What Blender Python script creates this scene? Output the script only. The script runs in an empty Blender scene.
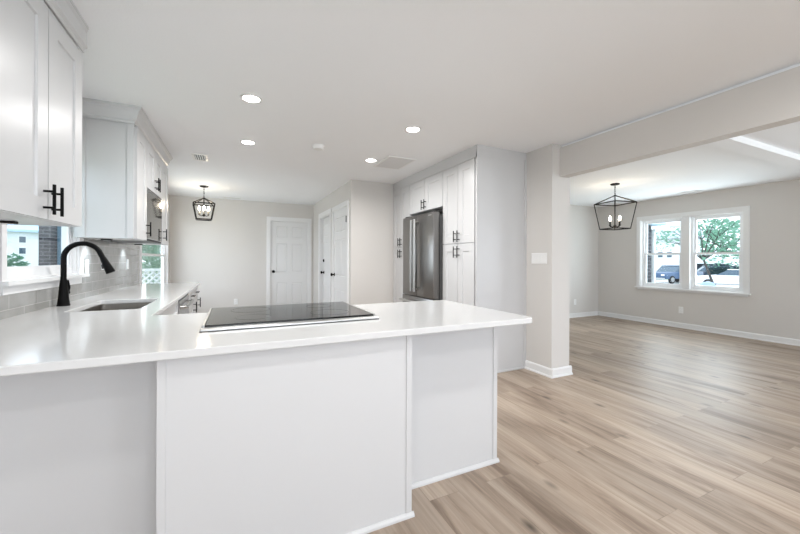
import bpy, bmesh, math, random
from mathutils import Vector, Matrix
random.seed(7)
SC = bpy.context.scene
COL = SC.collection
PI = math.pi

# ------------------------------------------------------------------ camera, world, lights, exposure
cam_d = bpy.data.cameras.new('camera')
cam = bpy.data.objects.new('camera', cam_d); COL.objects.link(cam)
cam_d.sensor_width = 36.0
cam_d.lens = 349.78 / 800 * 36.0
cam_d.shift_y = -(267 - 259.78) / 800
cam_d.clip_start = 0.05; cam_d.clip_end = 300
YAW = 0.44278
cam.matrix_world = (Matrix.Translation((0, 0, 1.21)) @ Matrix.Rotation(-YAW, 4, 'Z')
                    @ Matrix.Rotation(PI / 2, 4, 'X') @ Matrix.Rotation(0.0034, 4, 'Z'))
SC.camera = cam

world = bpy.data.worlds.new('world'); SC.world = world; world.use_nodes = True
wn = world.node_tree.nodes; wl = world.node_tree.links
bgn = wn['Background']
bgn.inputs[0].default_value = (0.80, 0.875, 1.0, 1)
bgn.inputs[1].default_value = 1.55

SC.view_settings.view_transform = 'Standard'
SC.view_settings.look = 'None'
SC.view_settings.gamma = 1.0
SC.view_settings.use_curve_mapping = False
SC.view_settings.exposure = 1.0

def area(name, loc, direction, sx, sy, power, col, spread=PI):
    d = bpy.data.lights.new(name, 'AREA'); d.shape = 'RECTANGLE'; d.size = sx; d.size_y = sy
    d.energy = power; d.color = col; d.spread = spread
    o = bpy.data.objects.new(name, d); COL.objects.link(o)
    o.location = loc; o.rotation_euler = Vector(direction).to_track_quat('-Z', 'Y').to_euler()
    return o
DAY = (0.86, 0.925, 1.0)
# daylight lamps at windows; rear and near right ones unseen, added to brighten ceiling
area('daylight_fill', (0.6, -4.30, 1.35), (0, 1, 2.0), 2.2, 1.7, 84, DAY)
area('daylight_fill', (4.9, -4.30, 1.35), (0, 1, 1.5), 2.6, 1.7, 34, DAY)
area('daylight_fill', (7.36, -1.4, 1.35), (-1, -0.15, 0.25), 2.4, 1.5, 46, DAY)
area('daylight_fill', (7.52, 3.45, 1.35), (-1, 0, 0.2), 1.5, 1.3, 30, DAY)
area('daylight_fill', (-1.40, 6.52, 1.30), (1, 0, 0), 1.9, 1.5, 15, (0.98, 0.94, 1.0))

# ------------------------------------------------------------------ materials
def mat(name, col, rough=0.5, metal=0.0, spec=None, emit=None, estr=0.0, alpha=None, trans=0.0, coat=0.0):
    m = bpy.data.materials.new(name); m.use_nodes = True
    b = m.node_tree.nodes['Principled BSDF']
    b.inputs['Base Color'].default_value = (*col, 1)
    b.inputs['Roughness'].default_value = rough
    b.inputs['Metallic'].default_value = metal
    if spec is not None: b.inputs['Specular IOR Level'].default_value = spec
    if emit: b.inputs['Emission Color'].default_value = (*emit, 1); b.inputs['Emission Strength'].default_value = estr
    if trans: b.inputs['Transmission Weight'].default_value = trans
    if coat: b.inputs['Coat Weight'].default_value = coat; b.inputs['Coat Roughness'].default_value = 0.06
    return m

def noisy(name, c1, c2, scale=8, rough=0.5, bump=0.0, detail=4, stretch=(1, 1, 1), metal=0.0, rvar=0.0, bscale=None):
    m = mat(name, c1, rough, metal)
    nt = m.node_tree; N = nt.nodes; L = nt.links; b = N['Principled BSDF']
    tc = N.new('ShaderNodeTexCoord'); mp = N.new('ShaderNodeMapping'); mp.inputs['Scale'].default_value = stretch
    L.new(tc.outputs['Object'], mp.inputs['Vector'])
    no = N.new('ShaderNodeTexNoise'); no.inputs['Scale'].default_value = scale; no.inputs['Detail'].default_value = detail
    L.new(mp.outputs[0], no.inputs['Vector'])
    mx = N.new('ShaderNodeMix'); mx.data_type = 'RGBA'
    mx.inputs[6].default_value = (*c1, 1); mx.inputs[7].default_value = (*c2, 1)
    L.new(no.outputs[0], mx.inputs[0]); L.new(mx.outputs[2], b.inputs['Base Color'])
    if bump:
        n2 = N.new('ShaderNodeTexNoise'); n2.inputs['Scale'].default_value = bscale or scale * 6; n2.inputs['Detail'].default_value = 3
        L.new(mp.outputs[0], n2.inputs['Vector'])
        bp = N.new('ShaderNodeBump'); bp.inputs['Strength'].default_value = bump; bp.inputs['Distance'].default_value = 0.01
        L.new(n2.outputs[0], bp.inputs['Height']); L.new(bp.outputs[0], b.inputs['Normal'])
    if rvar:
        mr = N.new('ShaderNodeMapRange'); mr.inputs[3].default_value = rough - rvar; mr.inputs[4].default_value = rough + rvar
        L.new(no.outputs[0], mr.inputs[0]); L.new(mr.outputs[0], b.inputs['Roughness'])
    return m

def wood_floor():
    m = mat('oak_planks', (0.5, 0.4, 0.3), 0.46, spec=0.35)
    nt = m.node_tree; N = nt.nodes; L = nt.links; b = N['Principled BSDF']
    tc = N.new('ShaderNodeTexCoord')
    sp = N.new('ShaderNodeSeparateXYZ'); L.new(tc.outputs['Object'], sp.inputs[0])
    cb = N.new('ShaderNodeCombineXYZ'); L.new(sp.outputs[1], cb.inputs[0]); L.new(sp.outputs[0], cb.inputs[1])
    br = N.new('ShaderNodeTexBrick'); L.new(cb.outputs[0], br.inputs['Vector'])
    br.offset = 0.37; br.offset_frequency = 2
    br.inputs['Color1'].default_value = (0, 0, 0, 1); br.inputs['Color2'].default_value = (1, 1, 1, 1)
    br.inputs['Mortar'].default_value = (0.5, 0.5, 0.5, 1)
    br.inputs['Scale'].default_value = 1.0; br.inputs['Mortar Size'].default_value = 0.0012
    br.inputs['Mortar Smooth'].default_value = 0.0
    br.inputs['Brick Width'].default_value = 1.52; br.inputs['Row Height'].default_value = 0.178
    sc_ = N.new('ShaderNodeSeparateColor'); L.new(br.outputs['Color'], sc_.inputs[0])
    # per-plank offset of the grain
    off = N.new('ShaderNodeMath'); off.operation = 'MULTIPLY'; off.inputs[1].default_value = 37.0; L.new(sc_.outputs[0], off.inputs[0])
    mul = N.new('ShaderNodeVectorMath'); mul.operation = 'MULTIPLY'; mul.inputs[1].default_value = (0.8, 6.5, 1.0)
    L.new(cb.outputs[0], mul.inputs[0])
    cz = N.new('ShaderNodeCombineXYZ'); L.new(off.outputs[0], cz.inputs[2])
    add = N.new('ShaderNodeVectorMath'); add.operation = 'ADD'; L.new(mul.outputs[0], add.inputs[0]); L.new(cz.outputs[0], add.inputs[1])
    g1 = N.new('ShaderNodeTexNoise'); g1.inputs['Scale'].default_value = 1.3; g1.inputs['Detail'].default_value = 6; g1.inputs['Roughness'].default_value = 0.62
    g1.inputs['Distortion'].default_value = 0.6
    L.new(add.outputs[0], g1.inputs['Vector'])
    mul2 = N.new('ShaderNodeVectorMath'); mul2.operation = 'MULTIPLY'; mul2.inputs[1].default_value = (1.2, 5.5, 1.0); L.new(add.outputs[0], mul2.inputs[0])
    g2 = N.new('ShaderNodeTexNoise'); g2.inputs['Scale'].default_value = 2.2; g2.inputs['Detail'].default_value = 5; L.new(mul2.outputs[0], g2.inputs['Vector'])
    rmp = N.new('ShaderNodeValToRGB'); L.new(g1.outputs[0], rmp.inputs[0])
    e = rmp.color_ramp.elements
    e[0].position = 0.33; e[0].color = (0.190, 0.140, 0.105, 1)
    e[1].position = 0.66; e[1].color = (0.400, 0.325, 0.260, 1)
    x = e.new(0.47); x.color = (0.315, 0.246, 0.190, 1)
    # fine grain
    fr = N.new('ShaderNodeMapRange'); fr.inputs[1].default_value = 0.3; fr.inputs[2].default_value = 0.7
    fr.inputs[3].default_value = 0.86; fr.inputs[4].default_value = 1.10; L.new(g2.outputs[0], fr.inputs[0])
    pv = N.new('ShaderNodeMapRange'); pv.inputs[3].default_value = 0.98; pv.inputs[4].default_value = 1.26; L.new(sc_.outputs[0], pv.inputs[0])
    m1 = N.new('ShaderNodeMath'); m1.operation = 'MULTIPLY'; L.new(fr.outputs[0], m1.inputs[0]); L.new(pv.outputs[0], m1.inputs[1])
    # knots
    vm = N.new('ShaderNodeVectorMath'); vm.operation = 'MULTIPLY'; vm.inputs[1].default_value = (1.5, 3.4, 1.0); L.new(cb.outputs[0], vm.inputs[0])
    vo = N.new('ShaderNodeTexVoronoi'); vo.inputs['Scale'].default_value = 1.5; L.new(vm.outputs[0], vo.inputs['Vector'])
    kr = N.new('ShaderNodeMapRange'); kr.inputs[1].default_value = 0.02; kr.inputs[2].default_value = 0.15; kr.inputs[3].default_value = 0.30; kr.inputs[4].default_value = 1.0
    L.new(vo.outputs['Distance'], kr.inputs[0])
    m2 = N.new('ShaderNodeMath'); m2.operation = 'MULTIPLY'; L.new(m1.outputs[0], m2.inputs[0]); L.new(kr.outputs[0], m2.inputs[1])
    # seams
    sm = N.new('ShaderNodeMapRange'); sm.inputs[3].default_value = 1.0; sm.inputs[4].default_value = 0.75; L.new(br.outputs['Fac'], sm.inputs[0])
    m3 = N.new('ShaderNodeMath'); m3.operation = 'MULTIPLY'; L.new(m2.outputs[0], m3.inputs[0]); L.new(sm.outputs[0], m3.inputs[1])
    vs = N.new('ShaderNodeVectorMath'); vs.operation = 'SCALE'; L.new(rmp.outputs[0], vs.inputs[0]); L.new(m3.outputs[0], vs.inputs['Scale'])
    L.new(vs.outputs[0], b.inputs['Base Color'])
    bp = N.new('ShaderNodeBump'); bp.inputs['Strength'].default_value = 0.12; bp.inputs['Distance'].default_value = 0.004
    L.new(g2.outputs[0], bp.inputs['Height']); L.new(bp.outputs[0], b.inputs['Normal'])
    return m

def tiles(name, c1, c2, mortar, bw, rh, ax='yz', rough=0.18, ms=0.003, off=0.5, bump=0.3):
    m = mat(name, c1, rough)
    nt = m.node_tree; N = nt.nodes; L = nt.links; b = N['Principled BSDF']
    tc = N.new('ShaderNodeTexCoord'); sp = N.new('ShaderNodeSeparateXYZ'); L.new(tc.outputs['Object'], sp.inputs[0])
    cb = N.new('ShaderNodeCombineXYZ'); L.new(sp.outputs['xyz'.index(ax[0])], cb.inputs[0]); L.new(sp.outputs['xyz'.index(ax[1])], cb.inputs[1])
    br = N.new('ShaderNodeTexBrick'); L.new(cb.outputs[0], br.inputs['Vector']); br.offset = off
    br.inputs['Color1'].default_value = (*c1, 1); br.inputs['Color2'].default_value = (*c2, 1); br.inputs['Mortar'].default_value = (*mortar, 1)
    br.inputs['Scale'].default_value = 1; br.inputs['Mortar Size'].default_value = ms; br.inputs['Brick Width'].default_value = bw; br.inputs['Row Height'].default_value = rh
    no = N.new('ShaderNodeTexNoise'); no.inputs['Scale'].default_value = 9; no.inputs['Detail'].default_value = 4; L.new(tc.outputs['Object'], no.inputs['Vector'])
    mr = N.new('ShaderNodeMapRange'); mr.inputs[3].default_value = 0.8; mr.inputs[4].default_value = 1.2; L.new(no.outputs[0], mr.inputs[0])
    vs = N.new('ShaderNodeVectorMath'); vs.operation = 'SCALE'; L.new(br.outputs['Color'], vs.inputs[0]); L.new(mr.outputs[0], vs.inputs['Scale'])
    L.new(vs.outputs[0], b.inputs['Base Color'])
    iv = N.new('ShaderNodeMath'); iv.operation = 'SUBTRACT'; iv.inputs[0].default_value = 1; L.new(br.outputs['Fac'], iv.inputs[1])
    bp = N.new('ShaderNodeBump'); bp.inputs['Strength'].default_value = bump; bp.inputs['Distance'].default_value = 0.003
    L.new(iv.outputs[0], bp.inputs['Height']); L.new(bp.outputs[0], b.inputs['Normal'])
    return m

def glass_mat():
    m = bpy.data.materials.new('window_glass'); m.use_nodes = True
    N = m.node_tree.nodes; L = m.node_tree.links; N.clear()
    out = N.new('ShaderNodeOutputMaterial'); mx = N.new('ShaderNodeMixShader')
    tr = N.new('ShaderNodeBsdfTransparent'); tr.inputs[0].default_value = (0.93, 0.97, 0.97, 1)
    gl = N.new('ShaderNodeBsdfGlossy'); gl.inputs['Roughness'].default_value = 0.02
    lw = N.new('ShaderNodeLayerWeight'); lw.inputs[0].default_value = 0.5
    pw = N.new('ShaderNodeMath'); pw.operation = 'POWER'; pw.inputs[1].default_value = 5.0; L.new(lw.outputs['Facing'], pw.inputs[0])
    ma = N.new('ShaderNodeMath'); ma.operation = 'MULTIPLY_ADD'; ma.inputs[1].default_value = 0.5; ma.inputs[2].default_value = 0.02; L.new(pw.outputs[0], ma.inputs[0])
    L.new(ma.outputs[0], mx.inputs[0]); L.new(tr.outputs[0], mx.inputs[1]); L.new(gl.outputs[0], mx.inputs[2]); L.new(mx.outputs[0], out.inputs[0])
    return m

M = {}
M['wall'] = noisy('greige_wall_paint', (0.655, 0.632, 0.605), (0.67, 0.647, 0.62), 3, 0.7, 0.04, bscale=120)
M['ceil'] = noisy('ceiling_paint', (0.915, 0.93, 0.95), (0.925, 0.94, 0.96), 4, 0.8, 0.08, bscale=90)
M['trim'] = mat('white_trim_paint', (0.80, 0.80, 0.80), 0.35)
M['cab'] = noisy('white_cabinet_lacquer', (0.595, 0.595, 0.60), (0.61, 0.61, 0.615), 2, 0.33)
M['door'] = mat('white_door_paint', (0.76, 0.76, 0.76), 0.4)
M['floor'] = wood_floor()
M['quartz'] = noisy('white_quartz', (0.64, 0.64, 0.64), (0.67, 0.67, 0.665), 40, 0.13, detail=6)
M['black'] = mat('matte_black_metal', (0.003, 0.003, 0.003), 0.5, 0.0, spec=0.10)
M['bronze'] = mat('dark_bronze_metal', (0.012, 0.010, 0.009), 0.45, 0.2, spec=0.2)
M['steel'] = noisy('brushed_steel', (0.40, 0.40, 0.41), (0.47, 0.47, 0.47), 6, 0.27, stretch=(1, 1, 40), metal=1.0)
M['steel_dark'] = noisy('dark_brushed_steel', (0.215, 0.21, 0.205), (0.25, 0.245, 0.24), 6, 0.30, stretch=(40, 40, 1), metal=1.0)
M['steel_light'] = mat('polished_steel', (0.47, 0.47, 0.46), 0.34, 1.0)
M['sink'] = noisy('sink_steel', (0.36, 0.34, 0.31), (0.44, 0.42, 0.39), 8, 0.32, stretch=(40, 1, 1), metal=1.0)
M['black_glass'] = mat('black_ceramic_glass', (0.006, 0.006, 0.007), 0.07, 0.0)
M['ring'] = mat('grey_burner_marking', (0.10, 0.10, 0.10), 0.2)
M['dark_plastic'] = mat('dark_plastic', (0.02, 0.02, 0.02), 0.5)
M['grey_body'] = mat('grey_appliance_side', (0.12, 0.12, 0.12), 0.5)
M['mirror_glass'] = mat('tinted_microwave_glass', (0.10, 0.095, 0.09), 0.06, 0.75)
M['tile'] = tiles('grey_glazed_tile', (0.29, 0.285, 0.27), (0.36, 0.36, 0.35), (0.46, 0.45, 0.43), 0.305, 0.078, 'yz', 0.14, 0.0022)
M['plastic'] = mat('white_plastic', (0.85, 0.85, 0.84), 0.35)
M['vinyl'] = mat('white_vinyl', (0.84, 0.85, 0.86), 0.3)
M['glass'] = glass_mat()
M['lamp'] = mat('lit_lens', (1, 1, 1), 0.5, emit=(1, 0.97, 0.92), estr=9.0)
M['bulb'] = mat('lit_bulb', (1, 1, 1), 0.5, emit=(1, 0.86, 0.66), estr=14.0)
M['candle'] = mat('cream_candle_sleeve', (0.55, 0.48, 0.36), 0.5)
M['vent'] = mat('white_vent_metal', (0.72, 0.72, 0.72), 0.4)
M['vent_dark'] = mat('vent_shadow', (0.05, 0.05, 0.05), 0.8)
M['brick'] = tiles('dark_brick', (0.035, 0.035, 0.045), (0.07, 0.06, 0.07), (0.16, 0.16, 0.17), 0.21, 0.075, 'yz', 0.8, 0.008)
M['brick_x'] = tiles('dark_brick_face', (0.035, 0.035, 0.045), (0.07, 0.06, 0.07), (0.16, 0.16, 0.17), 0.21, 0.075, 'xz', 0.8, 0.008)
M['lawn'] = noisy('lawn', (0.22, 0.26, 0.17), (0.34, 0.38, 0.26), 2.0, 0.9)
M['road'] = noisy('concrete_drive', (0.55, 0.54, 0.52), (0.62, 0.61, 0.60), 1.0, 0.9)
M['siding'] = noisy('pale_siding', (0.78, 0.80, 0.84), (0.84, 0.86, 0.88), 1.0, 0.7)
M['roof'] = noisy('grey_shingle', (0.40, 0.42, 0.45), (0.50, 0.52, 0.55), 4.0, 0.9)
M['hwin'] = mat('house_window_glass', (0.08, 0.12, 0.16), 0.1)
M['bluegrey'] = mat('blue_grey_panel', (0.10, 0.19, 0.27), 0.5)
M['porch'] = mat('pale_blue_soffit', (0.45, 0.62, 0.80), 0.7)
M['bark'] = noisy('bark', (0.05, 0.045, 0.045), (0.10, 0.09, 0.085), 12, 0.9, stretch=(1, 1, 0.2))
M['truck'] = mat('blue_grey_car_paint', (0.045, 0.10, 0.20), 0.3, coat=0.5)
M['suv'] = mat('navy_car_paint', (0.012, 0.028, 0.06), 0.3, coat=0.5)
M['carw'] = mat('white_car_paint', (0.85, 0.87, 0.90), 0.3, coat=0.5)
M['tyre'] = mat('tyre_rubber', (0.015, 0.015, 0.017), 0.8)
M['dome'] = mat('pale_blue_plastic', (0.33, 0.42, 0.58), 0.5)

def leafmat(name, c1, c2):
    m = noisy(name, c1, c2, 1.5, 0.6)
    nt = m.node_tree; N = nt.nodes; L = nt.links; b = N['Principled BSDF']
    src = b.inputs['Base Color'].links[0].from_socket
    tl = N.new('ShaderNodeBsdfTranslucent'); L.new(src, tl.inputs[0])
    mx = N.new('ShaderNodeMixShader'); mx.inputs[0].default_value = 0.4
    L.new(b.outputs[0], mx.inputs[1]); L.new(tl.outputs[0], mx.inputs[2]); L.new(mx.outputs[0], N['Material Output'].inputs[0])
    return m
M['leaf'] = leafmat('leaves', (0.05, 0.17, 0.11), (0.17, 0.34, 0.22))
M['leaf_dark'] = leafmat('dark_hedge_leaves', (0.010, 0.040, 0.045), (0.03, 0.08, 0.085))
M['leaf_light'] = leafmat('pale_leaves', (0.12, 0.30, 0.22), (0.30, 0.50, 0.36))

# ------------------------------------------------------------------ mesh helpers
def link(o): COL.objects.link(o); return o
def tag(o, label=None, cat=None, group=None, kind=None):
    if label: o['label'] = label
    if cat: o['category'] = cat
    if group: o['group'] = group
    if kind: o['kind'] = kind
    return o
def thing(name, label, cat, loc=(0, 0, 0), group=None):
    o = bpy.data.objects.new(name, None); o.empty_display_size = 0.1; link(o); o.location = loc
    return tag(o, label, cat, group)
def struct_empty(name, loc):
    o = bpy.data.objects.new(name, None); o.empty_display_size = 0.1; link(o); o.location = loc; o['kind'] = 'structure'; return o
def world_loc(o):
    v = Vector((0, 0, 0))
    while o is not None: v = v + Vector(o.location); o = o.parent
    return v
def build(name, bm, m, parent=None, loc=None, smooth=False, local=False):
    """world-coordinate bmesh -> ONE mesh object under parent (unrotated); local: vertices are in the parent's frame"""
    bmesh.ops.recalc_face_normals(bm, faces=bm.faces[:])
    me = bpy.data.meshes.new(name)
    base = Vector((0, 0, 0))
    if parent is not None and not local: base = world_loc(parent)
    if loc is not None:
        base = Vector(loc)
    if base.length: bmesh.ops.translate(bm, verts=bm.verts[:], vec=-base)
    bm.to_mesh(me); bm.free()
    if smooth:
        for p in me.polygons: p.use_smooth = True
        try: me.set_sharp_from_angle(angle=math.radians(38))
        except Exception: pass
    me.materials.append(M[m] if isinstance(m, str) else m)
    o = bpy.data.objects.new(name, me); link(o)
    if parent is not None:
        o.parent = parent
        if loc is not None: o.location = Vector(loc) - world_loc(parent)
    elif loc is not None: o.location = loc
    return o
def NB(): return bmesh.new()
def merge(dst, src):
    vm = {v: dst.verts.new(v.co) for v in src.verts}
    for f in src.faces:
        try: dst.faces.new([vm[v] for v in f.verts])
        except ValueError: pass
    src.free()
def box(bm, x0, x1, y0, y1, z0, z1, bev=0.0, seg=1):
    t = bmesh.new()
    vs = [t.verts.new((x, y, z)) for x in (x0, x1) for y in (y0, y1) for z in (z0, z1)]
    for q in ((0, 1, 3, 2), (4, 6, 7, 5), (0, 4, 5, 1), (2, 3, 7, 6), (0, 2, 6, 4), (1, 5, 7, 3)):
        t.faces.new([vs[i] for i in q])
    bmesh.ops.recalc_face_normals(t, faces=t.faces[:])
    if bev: bmesh.ops.bevel(t, geom=t.edges[:], offset=bev, segments=seg, affect='EDGES', profile=0.5)
    merge(bm, t); return bm
def B(*a, **k): return box(NB(), *a, **k)
def prism(bm, pts, mp, n0, n1):
    """closed polygon pts (u,v) swept from n0 to n1; mp(u,v,n)->xyz"""
    a = [bm.verts.new(mp(u, v, n0)) for u, v in pts]; b = [bm.verts.new(mp(u, v, n1)) for u, v in pts]
    k = len(pts)
    bm.faces.new(a); bm.faces.new(b[::-1])
    for i in range(k): bm.faces.new([a[i], a[(i + 1) % k], b[(i + 1) % k], b[i]])
    return bm
def tube(bm, pts, rad, seg=10, cap=True):
    pts = [Vector(p) for p in pts]; n = len(pts)
    rs = rad if isinstance(rad, (list, tuple)) else [rad] * n
    rings = []; nrm = None
    for i, p in enumerate(pts):
        t = (pts[min(i + 1, n - 1)] - pts[max(i - 1, 0)]).normalized()
        if nrm is None:
            nrm = t.orthogonal().normalized()
        else:
            nrm = (nrm - t * nrm.dot(t))
            nrm = nrm.normalized() if nrm.length > 1e-6 else t.orthogonal().normalized()
        bn = t.cross(nrm)
        rings.append([bm.verts.new(p + (nrm * math.cos(2 * PI * k / seg + PI / seg) + bn * math.sin(2 * PI * k / seg + PI / seg)) * rs[i]) for k in range(seg)])
    for i in range(n - 1):
        for k in range(seg):
            bm.faces.new([rings[i][k], rings[i][(k + 1) % seg], rings[i + 1][(k + 1) % seg], rings[i + 1][k]])
    if cap: bm.faces.new(rings[0][::-1]); bm.faces.new(rings[-1])
    return bm
def lathe(bm, prof, c, seg=24, ax='z'):
    """prof [(r,h)], closed with caps where r>0 at both ends"""
    c = Vector(c); rings = []
    def P(r, h, a):
        q = (r * math.cos(a), r * math.sin(a), h)
        if ax == 'z': return c + Vector(q)
        if ax == 'x': return c + Vector((q[2], q[0], q[1]))
        return c + Vector((q[0], q[2], q[1]))
    for r, h in prof:
        if r < 1e-6: rings.append([bm.verts.new(P(0, h, 0))])
        else: rings.append([bm.verts.new(P(r, h, 2 * PI * k / seg)) for k in range(seg)])
    for i in range(len(rings) - 1):
        a, b = rings[i], rings[i + 1]
        for k in range(seg):
            k2 = (k + 1) % seg
            if len(a) == 1 and len(b) == 1: continue
            if len(a) == 1: bm.faces.new([a[0], b[k], b[k2]])
            elif len(b) == 1: bm.faces.new([a[k], a[k2], b[0]])
            else: bm.faces.new([a[k], a[k2], b[k2], b[k]])
    if len(rings[0]) > 1: bm.faces.new(rings[0][::-1])
    if len(rings[-1]) > 1: bm.faces.new(rings[-1])
    return bm
def grid_slab(bm, us, vs, keep, mp, n0, n1):
    """slab made of the kept cells of a grid: holes stay open with their reveals"""
    V = {}
    def g(i, j, s):
        k = (i, j, s)
        if k not in V: V[k] = bm.verts.new(mp(us[i], vs[j], n1 if s else n0))
        return V[k]
    nu, nv = len(us) - 1, len(vs) - 1
    K = lambda i, j: 0 <= i < nu and 0 <= j < nv and keep((us[i] + us[i + 1]) / 2, (vs[j] + vs[j + 1]) / 2)
    for i in range(nu):
        for j in range(nv):
            if not K(i, j): continue
            for s in (0, 1): bm.faces.new([g(i, j, s), g(i + 1, j, s), g(i + 1, j + 1, s), g(i, j + 1, s)])
            for (di, dj, e) in ((-1, 0, ((i, j), (i, j + 1))), (1, 0, ((i + 1, j), (i + 1, j + 1))), (0, -1, ((i, j), (i + 1, j))), (0, 1, ((i, j + 1), (i + 1, j + 1)))):
                if not K(i + di, j + dj):
                    (a, b), (c, d) = e
                    bm.faces.new([g(a, b, 0), g(c, d, 0), g(c, d, 1), g(a, b, 1)])
    return bm
def holes_slab(bm, u0, u1, v0, v1, holes, mp, n0, n1):
    us = sorted({u0, u1, *[h[0] for h in holes], *[h[1] for h in holes]}); vs = sorted({v0, v1, *[h[2] for h in holes], *[h[3] for h in holes]})
    us = [u for u in us if u0 <= u <= u1]; vs = [v for v in vs if v0 <= v <= v1]
    return grid_slab(bm, us, vs, lambda u, v: not any(h[0] < u < h[1] and h[2] < v < h[3] for h in holes), mp, n0, n1)
# frames: (u,v,n) -> world; n is the outward normal of the face
def FX(x, s=1): return lambda u, v, n: (x + s * n, u, v)      # faces +x (s=1) or -x (s=-1), u=y
def FY(y, s=1): return lambda u, v, n: (u, y + s * n, v)
def framed_panel(u0, u1, v0, v1, mp, t=0.019, st=0.085, rec=0.008, bm=None):
    """shaker door / drawer front: one manifold with a recessed field, outer face at n=t"""
    bm = bm or NB()
    st = min(st, (u1 - u0) * 0.3, (v1 - v0) * 0.3)
    loops = [((0, 0), 0), ((0, 0), t), ((st, st), t), ((st + 0.003, st + 0.003), t - rec)]
    R = []
    for (du, dv), n in loops:
        R.append([bm.verts.new(mp(*p, n)) for p in ((u0 + du, v0 + dv), (u1 - du, v0 + dv), (u1 - du, v1 - dv), (u0 + du, v1 - dv))])
    bm.faces.new(R[0][::-1])
    for a, b in zip(R, R[1:]):
        for k in range(4): bm.faces.new([a[k], a[(k + 1) % 4], b[(k + 1) % 4], b[k]])
    bm.faces.new(R[-1])
    return bm
def bar_pull(u, v, mp, L=0.128, vert=True, n0=0.019, r=0.0058, so=0.034):
    bm = NB(); d = (lambda k: (u, v + k)) if vert else (lambda k: (u + k, v))
    tube(bm, [mp(*d(-L / 2), n0 + so), mp(*d(L / 2), n0 + so)], r, 8)
    for k in (-L * 0.27, L * 0.27):
        tube(bm, [mp(*d(k), n0), mp(*d(k), n0 + so)], r * 0.85, 8)
    return bm
def six_panel(u0, u1, v0, v1, mp, t, rows=((0.24, 0.70), (0.93, 1.54), (1.66, 1.90))):
    """moulded six panel door leaf, panels pressed into the n=t face"""
    bm = NB(); w = u1 - u0; st = 0.115 * w / 0.8; mid = (u0 + u1) / 2
    us = [u0, u0 + st, mid - st * 0.45, mid + st * 0.45, u1 - st, u1]
    vs = [v0]
    for a, b in rows: vs += [v0 + a, v0 + b]
    vs.append(v1)
    grid_slab(bm, us, vs, lambda u, v: True, mp, 0, t)
    bm.verts.ensure_lookup_table(); bm.normal_update()
    tgt = Vector(mp(0, 0, t)) - Vector(mp(0, 0, 0)); ax = max(range(3), key=lambda i: abs(tgt[i])); pos = mp(0, 0, t)[ax]
    bmesh.ops.recalc_face_normals(bm, faces=bm.faces[:])
    iu = 1 if ax == 0 else 0
    F = []
    for f in bm.faces:
        c = f.calc_center_median()
        if abs(c[ax] - pos) > 1e-5: continue
        cu, cv = c[iu], c[2]
        if any(a < cu < b for a, b in ((us[1], us[2]), (us[3], us[4]))) and any(v0 + a < cv < v0 + b for a, b in rows): F.append(f)
    bmesh.ops.inset_individual(bm, faces=F, thickness=0.012, depth=-0.009)
    bmesh.ops.inset_individual(bm, faces=F, thickness=0.022, depth=0.006)
    return bm
def copy_tree(o, parent=None):
    c = o.copy(); link(c)
    if parent is not None: c.parent = parent
    for ch in list(o.children): copy_tree(ch, c)
    return c

# ------------------------------------------------------------------ room shell
XL, XC, XC2, XR = -1.10, 2.962, 3.225, 7.285
YB, YF, YREAR, ZC, ZD = 7.832, 5.116, -4.2, 2.413, 2.385
W1 = (2.555, 3.51, 1.09, 2.03)      # kitchen window  (y0,y1,z0,z1)
W2 = (5.55, 7.50, 0.50, 2.03)      # nook window
W3 = (2.665, 4.225, 0.70, 2.00)    # dining window
def st(name, bm, m, **k): return tag(build(name, bm, m, **k), kind='structure')
st('floor', B(XL - 0.2, XR + 0.2, YREAR - 0.2, YB + 0.2, -0.12, 0.0), 'floor')
st('ceiling', B(XL - 0.14, 3.10, YREAR - 0.14, YB + 0.14, ZC, ZC + 0.15), 'ceil')
st('ceiling_dining', B(3.10, XR + 0.14, YREAR - 0.14, YF + 0.14, ZD, ZD + 0.178), 'ceil')
st('wall_left', holes_slab(NB(), YREAR, YB + 0.14, 0, ZC, [W1, W2], FX(XL, -1), 0, 0.085), 'wall')
st('wall_back', holes_slab(NB(), XL, 1.582, 0, ZC, [(0.684, 1.468, -1, 2.035)], FY(YB), 0, 0.14), 'wall')
D1 = (6.30, 7.13); D2 = (5.235, 6.06)
st('wall_closet_side', holes_slab(NB(), 5.066, YB + 0.14, 0, ZC, [(*D1, -1, 2.05), (*D2, -1, 2.05)], FX(1.582), 0, 0.12), 'wall')
st('wall_closet_front', B(1.702, XC, 5.066, 5.18, 0, ZC), 'wall')
st('wall_partition', B(XC, XC2, 2.59, 5.25, 0, ZC), 'wall')
st('wall_dining', B(XC2, XR + 0.14, YF, YF + 0.13, 0, ZD), 'wall')
st('wall_right', holes_slab(NB(), YREAR, YF, 0, ZD, [W3, (-2.6, -0.2, 0.6, 2.1)], FX(XR), 0, 0.14), 'wall')
st('wall_rear', holes_slab(NB(), XL - 0.14, XR + 0.14, 0, ZD, [(-0.5, 1.7, 0.5, 2.2), (3.6, 6.2, 0.5, 2.2)], FY(YREAR, -1), 0, 0.14), 'wall')
st('beam', B(3.072, 3.188, YREAR, 2.59, 2.084, ZD), 'wall')
_sb = B(3.19, XR, 1.60, 1.77, ZD - 0.06, ZD)
st('beam_dining', _sb, 'ceil')

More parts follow.
